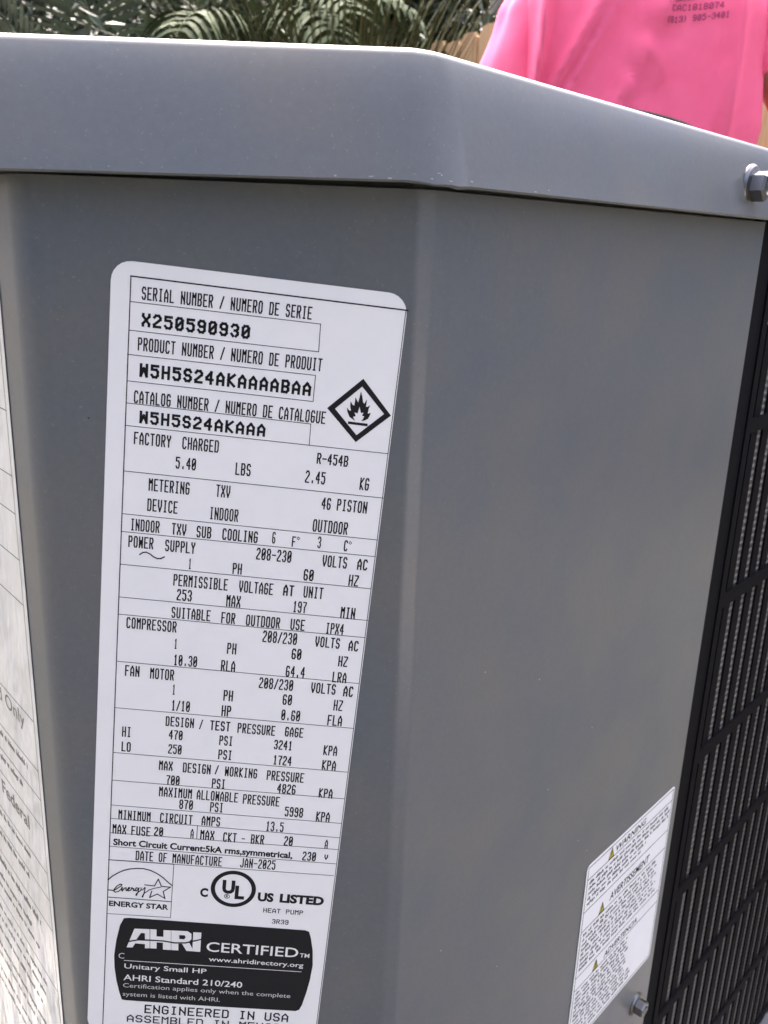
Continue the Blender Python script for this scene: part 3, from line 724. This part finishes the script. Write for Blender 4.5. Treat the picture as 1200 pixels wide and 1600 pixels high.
for s, nm in ((-1, 'r'), (1, 'l')):
    sx = .12 * s
    joint('sh' + nm, (sx, 0, 1.345), (.048, .048)); bone('neck0', 'sh' + nm)
    el = (-.205, .0, 1.07) if s < 0 else (.335, .0, 1.11)
    joint('ua' + nm, (-.148, 0, 1.27) if s < 0 else (.222, 0, 1.30), (.043, .043)); joint('el' + nm, el, (.038, .038))
    wr = (el[0] + .01 * s, -.05, .87); joint('fa' + nm, (el[0] + .006 * s, -.005, .99), (.037, .037)); joint('wr' + nm, wr, (.025, .022)); joint('pa' + nm, (wr[0], wr[1] - .02, .80), (.036, .02))
    for a, b in (('sh', 'ua'), ('ua', 'el'), ('el', 'fa'), ('fa', 'wr'), ('wr', 'pa')): bone(a + nm, b + nm)
    for i, (off, ln) in enumerate(((-.027, .062), (-.009, .078), (.009, .074), (.027, .056))):
        k0, k1, k2 = ('f%d%d' % (i, j) + nm for j in range(3))
        joint(k0, (wr[0] + off * .9, wr[1] - .026, .765), (.0095, .0095)); joint(k1, (wr[0] + off, wr[1] - .034, .765 - ln * .55), (.0085, .0085)); joint(k2, (wr[0] + off, wr[1] - .026, .765 - ln), (.007, .007))
        bone('pa' + nm, k0); bone(k0, k1); bone(k1, k2)
    joint('t0' + nm, (wr[0] - .034 * s, wr[1] - .03, .815), (.012, .012)); joint('t1' + nm, (wr[0] - .05 * s, wr[1] - .045, .775), (.0095, .0095)); bone('wr' + nm, 't0' + nm); bone('t0' + nm, 't1' + nm)
    joint('hp' + nm, (.085 * s, 0, .80), (.09, .09)); joint('kn' + nm, (.1 * s, -.01, .46), (.055, .055)); joint('ca' + nm, (.1 * s, .02, .32), (.055, .055)); joint('an' + nm, (.1 * s, .02, .09), (.037, .037)); joint('fo' + nm, (.115 * s, -.14, .035), (.04, .03))
    bone('pelvis', 'hp' + nm)
    for a, b in (('hp', 'kn'), ('kn', 'ca'), ('ca', 'an'), ('an', 'fo')): bone(a + nm, b + nm)
me = bpy.data.meshes.new("body"); me.from_pydata([tuple(v) for v in verts], edges, []); me.update()
bo = bpy.data.objects.new("body", me); C.objects.link(bo)
sk = bo.modifiers.new("skin", 'SKIN'); sk.use_smooth_shade = True
for i, r_ in enumerate(radii):
    d_ = me.skin_vertices[0].data[i]; d_.radius = r_; d_.use_root = (i == 0)
bo.modifiers.new("sub", 'SUBSURF').levels = 2
dg = bpy.context.evaluated_depsgraph_get(); nm_ = bpy.data.meshes.new_from_object(bo.evaluated_get(dg))
bpy.data.objects.remove(bo)
nm_.materials.clear(); nm_.materials.append(skin); nm_.name = "body"
nm_.polygons.foreach_set('use_smooth', [True] * len(nm_.polygons))
into_person(link("body", nm_))
# face and hair
def ball(c, r, seg=12, rings=8):
    vs, fs = [], []
    for j in range(rings + 1):
        ph = math.pi * j / rings
        for k in range(seg):
            th = 2 * math.pi * k / seg; vs.append(Vector((c[0] + r[0] * math.sin(ph) * math.cos(th), c[1] + r[1] * math.sin(ph) * math.sin(th), c[2] + r[2] * math.cos(ph))))
    for j in range(rings):
        for k in range(seg): l_ = (k + 1) % seg; fs.append((j * seg + k, j * seg + seg + k, j * seg + seg + l_, j * seg + l_))
    return vs, fs
def world_p(x, y, z): return (PX + x, PY + y, ZS(z))
v, f = join([ball(world_p(-.03, -.098, 1.615), (.011, .008, .007)), ball(world_p(.03, -.098, 1.615), (.011, .008, .007))]); into_person(mesh_obj("eyes", v, f, mat("eye", (.05, .04, .035), .2), None, True))
v, f = join([ball(world_p(0, -.108, 1.585), (.014, .018, .022)), ball(world_p(-.078, .0, 1.605), (.008, .018, .03)), ball(world_p(.078, .0, 1.605), (.008, .018, .03))]); into_person(mesh_obj("nose_and_ears", v, f, skin, None, True))
v, f = ball(world_p(0, -.1, 1.55), (.022, .006, .005)); into_person(mesh_obj("mouth", v, f, mat("lip", (.35, .13, .11), .5), None, True))
v, f = ball(world_p(0, .018, 1.655), (.09, .1, .08), 20, 14); v = [p + Vector((0, 0, .006 * noise.noise(p * 60))) for p in v]; into_person(mesh_obj("hair", v, f, hair_m, None, True))

# t-shirt: torso and two sleeves with folds
def fold(x, z):
    """fold relief on the chest, metres towards the viewer; x from the body's centre"""
    h_ = 0.0
    for (xa, za, xb, zb, wd, am) in ((-.06, 1.10, .055, 1.36, .012, .012), (-.02, 1.09, .035, 1.24, .011, .008), (-.17, 1.10, -.145, 1.40, .010, .016), (-.15, 1.16, -.06, 1.33, .010, .008),
                                     (-.14, 1.12, -.02, 1.36, .008, .006), (.145, 1.08, .150, 1.34, .016, .012), (.11, 1.07, .13, 1.22, .010, .005), (-.11, 1.06, -.09, 1.16, .012, .006)):
        dx, dz = xb - xa, zb - za; l2 = dx * dx + dz * dz; t = max(0, min(1, ((x - xa) * dx + (z - za) * dz) / l2))
        q = math.hypot(x - xa - t * dx, z - za - t * dz); h_ += 2.1 * am * math.exp(-(q / (wd * .75)) ** 2) * (0.55 + 0.45 * math.sin(math.pi * min(1, max(0, t * .9 + .1))))
    h_ += 0.004 * noise.noise(Vector((x * 14, z * 6, 3.1))) + 0.006 * noise.noise(Vector((x * 7 - z * 5, z * 3, 8.0)))
    return h_
rowsz = [0.74 + (1.40 - 0.74) * i / 72 for i in range(73)]; NS = 120; vs, fs = [], []
for z in rowsz:
    t = (z - .74) / .66
    wx = .186 - .02 * math.exp(-((z - 1.0) / .12) ** 2) + .008 * math.exp(-((z - 1.25) / .1) ** 2)
    wy = .122 - .006 * math.exp(-((z - 1.0) / .1) ** 2)
    if z > 1.3:
        q = (z - 1.3) / .10; wx *= 1 - .30 * q ** 2.2; wy *= 1 - .36 * q ** 2
    for k in range(NS):
        an = 2 * math.pi * k / NS; c_, s_ = math.cos(an), math.sin(an); e = .72
        x = wx * math.copysign(abs(c_) ** e, c_); y = wy * math.copysign(abs(s_) ** e, s_)
        if x > 0: x += (.028 + .022 * max(0.0, min(1.0, (1.24 - z) / .1))) * c_
        y += (-1 if s_ < 0 else 0.6) * fold(x, z) * min(1, abs(s_) * 1.6)
        x += .004 * noise.noise(Vector((z * 8, an * 2, 0))) * abs(c_)
        vs.append(Vector((PX + x, PY + y, z + (.006 * noise.noise(Vector((x * 9, y * 9, 1))) if t < .02 else 0))))
m_ = len(rowsz)
for j in range(m_ - 1):
    for k in range(NS): l_ = (k + 1) % NS; fs.append((j * NS + k, j * NS + l_, j * NS + NS + l_, j * NS + NS + k))
# shoulder yoke up to the collar
base_i = (m_ - 1) * NS
for st in range(1, 9):
    q = st / 8
    for k in range(NS):
        p = vs[base_i + k]; cx_, cy_ = PX, PY + .01
        dx, dy = p.x - cx_, p.y - cy_; l_ = math.hypot(dx, dy); tgt = .078
        rr = l_ + (tgt - l_) * q; vs.append(Vector((cx_ + dx / l_ * rr, cy_ + dy / l_ * rr, 1.40 + .035 * math.sin(q * math.pi / 2))))
for st in range(8):
    o0 = base_i + st * NS
    for k in range(NS): l_ = (k + 1) % NS; fs.append((o0 + k, o0 + l_, o0 + NS + l_, o0 + NS + k))
vs = [Vector((q.x, q.y, ZS(q.z))) for q in vs]
torso = (vs, fs)
def sleeve(axis, rads, sd):
    rnd_ = random.Random(sd); n_ = 26; sg = 48; vs, fs = [], []
    for i in range(n_ + 1):
        t = i / n_; p = axis[0].lerp(axis[1], min(1, t * 2)) if t < .5 else axis[1].lerp(axis[2], t * 2 - 1)
        d_ = (axis[2] - axis[0]).normalized(); a_ = d_.cross(Vector((0, 1, 0))).normalized(); b_ = d_.cross(a_)
        r_ = rads[0] + (rads[1] - rads[0]) * t
        for k in range(sg):
            an = 2 * math.pi * k / sg
            w_ = 1 + .10 * noise.noise(Vector((math.cos(an) * 2 + sd, math.sin(an) * 2, t * 2.5))) + .05 * math.sin(an * 5 + t * 5 + sd)
            vs.append(p + (a_ * math.cos(an) + b_ * math.sin(an)) * r_ * w_)
    for i in range(n_):
        for k in range(sg): l_ = (k + 1) % sg; fs.append((i * sg + k, i * sg + l_, i * sg + sg + l_, i * sg + sg + k))
    k0 = len(vs)                               # hem turned inwards
    for k in range(sg): vs.append(vs[n_ * sg + k].lerp(axis[2], .12) - (axis[2] - axis[1]).normalized() * .012)
    for k in range(sg): l_ = (k + 1) % sg; fs.append((n_ * sg + k, n_ * sg + l_, k0 + l_, k0 + k))
    return vs, fs
W3 = lambda x, y, z: Vector((PX + x, PY + y, ZS(z)))
sl = sleeve((W3(-.10, .0, 1.385), W3(-.150, -.005, 1.29), W3(-.180, -.005, 1.165)), (.060, .075), 1)
sr = sleeve((W3(.10, .0, 1.385), W3(.195, .0, 1.325), W3(.250, -.01, 1.262)), (.058, .070), 4)
v, f = torso; shirt = into_person(mesh_obj("t_shirt", v, f, shirt_m, None, True))
for q in (sl, sr):
    o = mesh_obj("sleeve", q[0], q[1], shirt_m, None, True); o.parent = shirt
torso_bvh = BVHTree.FromPolygons(torso[0], torso[1])
def shirt_print(txt, x0, x1, z0, z1, cap_, rule=False):
    fl = Flat(); w_ = x1 - x0
    if rule:
        for k in range(10): fl.seg((w_ * 100 * k, 0), (w_ * 100 * (k + 1), 0), 1.3)
    else: fl.stroke_text(txt, 0, 0, w_ * 1000, cap_ * 1000, .78, .20)
    o = fl.make("shirt_print", shirt_ink, shirt, 0)
    for q in o.data.vertices:
        x = x0 + q.co.x; z = z0 + (z1 - z0) * q.co.x / w_ + q.co.y
        hit = torso_bvh.ray_cast(Vector((x, 0, z)), Vector((0, 1, 0)))[0]
        q.co = (x, (hit.y if hit else PY - .12) - .0032, z)
    return o
shirt_print("CAC1818074", .408, .491, H + .3405, H + .3515, .0088)
shirt_print("(813) 905-3401", .400, .501, H + .3235, H + .339, .0088)
shirt_print("", .402, .452, H + .3525, H + .362, 0, True)
shirt_print("A", .406, .425, H + .3545, H + .357, .016)
# shorts
parts = []
for s in (-1, 1):
    parts.append(tube([W3(.07 * s, 0, .88), W3(.085 * s, 0, .80), W3(.1 * s, -.005, .5)], [.115, .115, .1], 24))
v, f = join(parts); into_person(mesh_obj("shorts", v, f, shorts_m, None, True))
v, f = join([tube([W3(.1 * s, .05, .03), W3(.105 * s, -.04, .04), W3(.117 * s, -.19, .03)], [.045, .05, .035], 16) for s in (-1, 1)]); into_person(mesh_obj("shoes", v, f, shorts_m, None, True))

# ------------------------------------------------------------ picket fence running away to the left
wood = mat("fence_wood", (0.36, 0.25, 0.14), 0.85)
n = N(wood); co = n.coord((14, 14, 1.2)); oi = n.new("ShaderNodeObjectInfo")
g_ = n.ramp(n.noise(co, 6, 6, .6), [(0.25, (0.27, 0.17, 0.085)), (0.5, (0.39, 0.26, 0.14)), (0.8, (0.47, 0.33, 0.19))])
tint = n.ramp(oi.outputs["Random"], [(0, (0.80, 0.78, 0.75)), (1, (1.1, 1.08, 1.05))])
n.set("Base Color", n.mix(1.0, g_, tint, 'MULTIPLY')); n.bump(n.noise(co, 10, 5), 0.4, 0.004)
FA = Vector((1.442, 1.912)); fd = Vector((-0.49, 0.87)).normalized(); fnrm = Vector((-fd.y, fd.x))
fence = empty("wooden_fence", (FA.x, FA.y, 0), "tan dog-eared picket fence seen between the grey unit and the pink shirt", "fence")
def into_fence(o): o.parent = fence; return o
pw, ph, pt = 0.119, 1.85, 0.016
def picket_mesh(seed):
    rn = random.Random(seed); e = .02
    prof_ = [(-pw / 2, 0), (pw / 2, 0), (pw / 2, ph - e - .004), (pw / 2 - .012, ph - .018), (pw / 2 - e, ph - .003), (0, ph + .002), (-pw / 2 + e, ph - .003), (-pw / 2 + .012, ph - .018), (-pw / 2, ph - e - .004)]
    k = len(prof_); vs = [(x, -pt / 2, z) for x, z in prof_] + [(x, pt / 2, z) for x, z in prof_]
    fs = [tuple(range(k)), tuple(range(2 * k - 1, k - 1, -1))] + [((i + 1) % k, i, k + i, k + (i + 1) % k) for i in range(k)]
    me = bpy.data.meshes.new("picket"); me.from_pydata(vs, [], fs); me.materials.append(wood); me.update(); return me
pm = picket_mesh(1)
yaw = math.atan2(fd.y, fd.x)
for i in range(76):
    o = into_fence(link("picket", pm)); p = fd * (i * (pw + .006))
    o.location = (p.x, p.y, .03 + random.uniform(-.014, .014)); o.rotation_euler = (0, random.uniform(-.006, .006), yaw + random.uniform(-.02, .02))
L_ = 76 * (pw + .006)
for z_ in (.35, 1.0, 1.55):
    v, f = box(Vector((0, 0)), fd, fnrm, -.1, L_, -.06, -.012, z_, z_ + .09); into_fence(mesh_obj("rail", v, f, wood))
for k in range(5):
    v, f = box(Vector((0, 0)), fd, fnrm, k * 2.1 + .3, k * 2.1 + .39, -.16, -.065, 0, 1.78); into_fence(mesh_obj("post", v, f, wood))

# ------------------------------------------------------------ plants
def leaf_mat(name, dark, light, rough=0.45, trans=0.0):
    m = mat(name, dark, rough, 0.0, 0.5 if rough < 0.45 else 0.12); n = N(m); oi = n.new("ShaderNodeTexCoord")
    at = n.new("ShaderNodeAttribute", attribute_name="tone")
    n.set("Base Color", n.ramp(at.outputs["Fac"], [(0.0, dark), (1.0, light)]))
    if trans:
        n.b.inputs["Transmission Weight"].default_value = 0
        n.b.inputs["Subsurface Weight"].default_value = 0
    return m
bark = mat("bark", (0.17, 0.15, 0.125), 0.9)
n = N(bark); co = n.coord((1, 1, .4)); n.set("Base Color", n.ramp(n.noise(co, 20, 6), [(0.3, (0.10, 0.09, 0.075)), (0.7, (0.27, 0.25, 0.22))])); n.bump(n.noise(co, 30, 5), .6, .02)
stem_m = mat("pale_stem", (0.16, 0.165, 0.115), 0.55)
def with_tone(o, tones):
    a = o.data.attributes.new("tone", 'FLOAT', 'FACE'); a.data.foreach_set('value', tones); return o
def leaf_cloud(rn, n_, cfun, size, tone_fun, aspect=2.4, droop=0.3):
    vs, fs, tn = [], [], []
    for _ in range(n_):
        c_, nn = cfun(rn); a = Vector((rn.gauss(0, 1), rn.gauss(0, 1), rn.gauss(0, 1) * .6 - droop)).normalized()
        b = a.cross(Vector((rn.gauss(0, 1), rn.gauss(0, 1), rn.gauss(0, 1)))).normalized(); s_ = size * rn.uniform(.6, 1.35)
        k = len(vs); w_ = s_ / aspect; up = a.cross(b) * s_ * .12
        vs += [c_ - a * s_ * .5, c_ + b * w_ * .5 + up, c_ + a * s_ * .5, c_ - b * w_ * .5 + up]
        fs += [(k, k + 1, k + 2), (k, k + 2, k + 3)]; t_ = tone_fun(rn); tn += [t_, t_]
    return vs, fs, tn
def add_tree(name, label, x, y, h, crown_z, rx, rz, n_leaves, size, m_leaf, seed, cat="tree", group=None, lobes=16, trunk_r=.09):
    rn = random.Random(seed); root = empty(name, (x, y, 0), label, cat, group)
    lob = []
    for _ in range(lobes):
        an = rn.uniform(0, 6.28); q = rn.uniform(.15, .85); lob.append((Vector((math.cos(an) * rx * q, math.sin(an) * rx * q * .8, crown_z + rn.uniform(-1, 1) * rz * .8)), rx * rn.uniform(.28, .5)))
    def cf(rn_):
        c_, r_ = rn_.choice(lob); d_ = Vector((rn_.gauss(0, 1), rn_.gauss(0, 1), rn_.gauss(0, 1))).normalized()
        return c_ + d_ * r_ * (rn_.random() ** .45), d_
    vs, fs, tn = leaf_cloud(rn, n_leaves, cf, size, lambda r_: min(1, max(0, r_.gauss(.42, .25))))
    cr = mesh_obj("crown", vs, fs, m_leaf, root); with_tone(cr, tn); tag(cr, kind=None)
    parts = [tube([(0, 0, -.05), (.03, .02, h * .3), (.0, .05, h * .6), (.05, .0, h * .8)], [trunk_r, trunk_r * .8, trunk_r * .6, trunk_r * .3], 9)]
    for c_, r_ in lob[:9]:
        z0 = h * rn.uniform(.25, .6); parts.append(tube([(0, .03, z0), tuple(c_ * .5 + Vector((0, 0, z0 * .5))), tuple(c_)], [trunk_r * .45, trunk_r * .28, trunk_r * .1], 6))
    v, f = join(parts); mesh_obj("trunk", v, f, bark, root, True)
    return root
leafA = leaf_mat("dark_leaf", (0.018, 0.028, 0.014), (0.085, 0.115, 0.06), 0.35)
leafB = leaf_mat("grey_green_leaf", (0.03, 0.042, 0.03), (0.10, 0.13, 0.09), 0.4)  # lighter and greyer: the washed-out haze at left is put into the colour
leafP = leaf_mat("palm_leaf", (0.022, 0.034, 0.017), (0.09, 0.12, 0.065), 0.75)
leafG = leaf_mat("grass_blade", (0.03, 0.036, 0.014), (0.10, 0.105, 0.045), 0.7)
G_T = "leafy trees behind the yard"
spots = [(-4.6, 8.2, 'B'), (-3.1, 7.6, 'B'), (-1.9, 8.4, 'B'), (-.75, 7.8, 'A'), (.35, 8.3, 'A'), (1.4, 7.4, 'A'), (2.9, 6.4, 'A'), (4.3, 5.4, 'B')]
labs = ["hazy grey-green leafy tree at the far left edge behind the unit", "grey-green tree with bright sky gaps above the left of the unit", "grey-green tree with slim stems left of the drooping palm",
        "dark leafy tree directly behind the drooping palm", "dark tree behind the tall grass clump", "dark tree above the wooden pickets", "dark tree hidden behind the pink shirted person", "grey-green tree beyond the right end of the fence"]
for i, ((x, y, k), lb) in enumerate(zip(spots, labs)):
    add_tree("tree", lb, x, y, 3.6, 2.25 + .1 * (i % 3), 1.2, 1.35, 15000, .10 if k == 'A' else .09, leafA if k == 'A' else leafB, 40 + i, "tree", G_T)

far_labs = ["broad dark tree farthest back at the left edge of the view", "broad dark tree farthest back, second from the left", "broad dark tree farthest back behind the arching palm", "broad dark tree farthest back above the grass clump", "broad dark tree farthest back behind the person"]
for i, (x, y) in enumerate(((-5.5, 11.5), (-3.2, 11.8), (-1.0, 11.2), (1.2, 11.6), (3.4, 10.6))):
    add_tree("tree", far_labs[i], x, y, 4.6, 2.7, 1.7, 1.9, 14000, .15, leafA, 70 + i, "tree", "trees in the farthest row")

side_labs = ["dark shrub tree standing in the open to the right of the wire guard", "dark shrub tree nearest the camera, right of the wire guard"]
for i, (x, y) in enumerate(((4.6, 2.9), (5.6, .9))):
    add_tree("tree", side_labs[i], x, y, 2.9, 1.5, 1.3, 1.4, 7000, .15, leafA, 120 + i, "tree", "shrub trees right of the unit")  # unseen shrubs, added to darken what the right face and cap reflect
near_labs = ["dense shrub tree at the left end of the row facing the label", "dense shrub tree left of centre in the row facing the label", "dense shrub tree at the right end of the row facing the label"]
for i, (x, y) in enumerate(((-3.4, -2.6), (-1.4, -3.4), (0.8, -3.4))):
    add_tree("tree", near_labs[i], x, y, 3.0, 1.75, 1.35, 1.7, 7000, .15, leafA, 90 + i, "tree", "shrub trees behind the camera")  # unseen row, added to cut low sky light on the corner face

def palm(name, label, x, y, base_z, fronds, length, seed, leaf, droop=1.0, aims=None, group=None, nl=34, leaf_len=.38):
    rn = random.Random(seed); root = empty(name, (x, y, 0), label, "palm", group)
    v, f = join([tube([(rn.uniform(-.12, .12), rn.uniform(-.12, .12), 0), (rn.uniform(-.08, .08), rn.uniform(-.08, .08), base_z)], [.035, .022], 8) for _ in range(5)])
    mesh_obj("stem", v, f, stem_m, root, True)
    for i in range(fronds):
        an, el = aims[i] if aims and i < len(aims) else (rn.uniform(0, 6.28), rn.uniform(.7, 1.35))
        L0 = length * rn.uniform(.8, 1.15); pts = []; p = Vector((0, 0, base_z)); d_ = Vector((math.cos(an) * math.cos(el), math.sin(an) * math.cos(el), math.sin(el)))
        for k in range(14): pts.append(p.copy()); p = p + d_ * (L0 / 13); d_ = (d_ + Vector((0, 0, -.125 * droop * (.4 + k / 9)))).normalized()
        vs, fs = tube(pts, [.010 * (1 - .8 * k / 13) for k in range(14)], 5); tn = [.85] * len(fs)
        for k in range(nl):
            t = .18 + .82 * k / nl; q = t * 13; a_ = int(min(12, q)); c_ = pts[a_].lerp(pts[a_ + 1], q - a_); tg = (pts[a_ + 1] - pts[a_]).normalized()
            side = tg.cross(Vector((0, 0, 1))).normalized()
            for sg in (-1, 1):
                ll = leaf_len * (1 - .75 * abs(t - .5) ** 1.6 * 1.6) * rn.uniform(.85, 1.1); dd = (side * sg * .85 + tg * .55 + Vector((0, 0, .25))).normalized(); w_ = .015
                pp = c_.copy(); b0 = len(vs); wv = tg * w_
                for j in range(6):
                    q_ = j / 5; ww = wv * math.sin(math.pi * (.12 + .85 * q_)) ; vs += [pp - ww, pp + ww]
                    pp = pp + dd * ll / 5; dd = (dd + Vector((0, 0, -.24 * droop))).normalized()
                t_ = min(1, max(0, rn.gauss(.55, .22)))
                for j in range(5): fs.append((b0 + 2 * j, b0 + 2 * j + 1, b0 + 2 * j + 3, b0 + 2 * j + 2)); tn.append(t_)
        with_tone(mesh_obj("frond", vs, fs, leaf, root), tn)
    return root
palm("palm", "clumping palm with arching striped fronds behind the middle of the unit", -.66, 4.6, 1.52, 12, .95, 3, leafP, 1.55,
     [(-1.45, .85), (-1.9, 1.1), (-.9, 1.15), (-2.9, .9), (-.1, .8), (-1.2, .6), (2.9, 1.0), (0.4, 1.0)], None, 20, .36)
palm("palm", "slender palm with upright grey fronds left of the arching palm", -1.55, 5.4, 1.0, 9, 1.5, 9, leafB, .7)
rn = random.Random(6); root = empty("arching_shrub", (-.02, 4.15, 0), "dark shrub with pale arching stems above the wooden pickets", "shrub")
sv = []; lv, lf, lt = [], [], []
for i in range(15):
    an = rn.uniform(-.35, .35) + (0 if i < 10 else 2.6); el = rn.uniform(.95, 1.4); p = Vector((rn.uniform(-.12, .12), rn.uniform(-.1, .1), .9)); d_ = Vector((math.cos(an) * math.cos(el), math.sin(an) * math.cos(el), math.sin(el))); pts = []
    for k in range(12): pts.append(p.copy()); p = p + d_ * .17; d_ = (d_ + Vector((math.cos(an) * .045, math.sin(an) * .045, -.05))).normalized()
    sv.append(tube(pts, [.011 * (1 - .06 * k) for k in range(12)], 6))
    for k in range(26):
        q = pts[rn.randint(4, 11)] + Vector((rn.gauss(0, .1), rn.gauss(0, .1), rn.gauss(0, .1))); v_, f_, t_ = leaf_cloud(rn, 1, lambda r_: (q, 0), .10, lambda r_: r_.random() * .8)
        k0 = len(lv); lv += v_; lf += [tuple(i_ + k0 for i_ in x_) for x_ in f_]; lt += t_
sv += [tube([(x_, y_, 0), (x_ * .6, y_ * .6, .95)], .012, 6) for x_, y_ in ((.1, .05), (-.1, .02), (0, -.1), (.03, .1))]
v, f = join(sv); mesh_obj("stem", v, f, stem_m, root, True); with_tone(mesh_obj("foliage", lv, lf, leafA, root), lt)
# grass clump
rn = random.Random(77); root = empty("ornamental_grass", (-.27, 4.4, 0), "tall upright olive grass clump beside the arching palm", "grass clump")
vs, fs, tn = [], [], []
for i in range(900):
    a_, q = rn.uniform(0, 6.28), rn.random() ** .5 * .17; p = Vector((math.cos(a_) * q, math.sin(a_) * q, 0)); d_ = Vector((math.cos(a_) * q * 1.0, math.sin(a_) * q * 1.0, 1)).normalized()
    ln = rn.uniform(1.65, 2.5); w_ = rn.uniform(.006, .011); sd = Vector((math.cos(a_ + 1.57 + rn.uniform(-1, 1)), math.sin(a_ + 1.57 + rn.uniform(-1, 1)), 0)); b0 = len(vs)
    for j in range(8):
        ww = sd * w_ * (1 - (j / 7) ** 2 * .95); vs += [p - ww, p + ww]; p = p + d_ * ln / 7; d_ = (d_ + Vector((math.cos(a_), math.sin(a_), -.15)) * .055 * j * rn.uniform(.4, 1)).normalized()
    t_ = min(1, max(0, rn.gauss(.45, .25)))
    for j in range(7): fs.append((b0 + 2 * j, b0 + 2 * j + 1, b0 + 2 * j + 3, b0 + 2 * j + 2)); tn.append(t_)
with_tone(mesh_obj("blades", vs, fs, leafG, root), tn)
# pale trunk left of the shirt
root = empty("slim_tree", (.50, 5.3, 0), "slim pale tree trunk rising just left of the pink sleeve", "tree")
v, f = tube([(0, 0, 0), (.02, 0, 1.2), (.0, .0, 2.2), (.05, 0, 4)], [.06, .055, .05, .03], 12); mesh_obj("trunk", v, f, bark, root, True)
vs, fs, tn = leaf_cloud(random.Random(4), 1500, lambda r_: (Vector((r_.gauss(0, .5), r_.gauss(0, .5), 3.6 + r_.gauss(0, .4))), 0), .08, lambda r_: r_.random()); with_tone(mesh_obj("crown", vs, fs, leafB, root), tn)
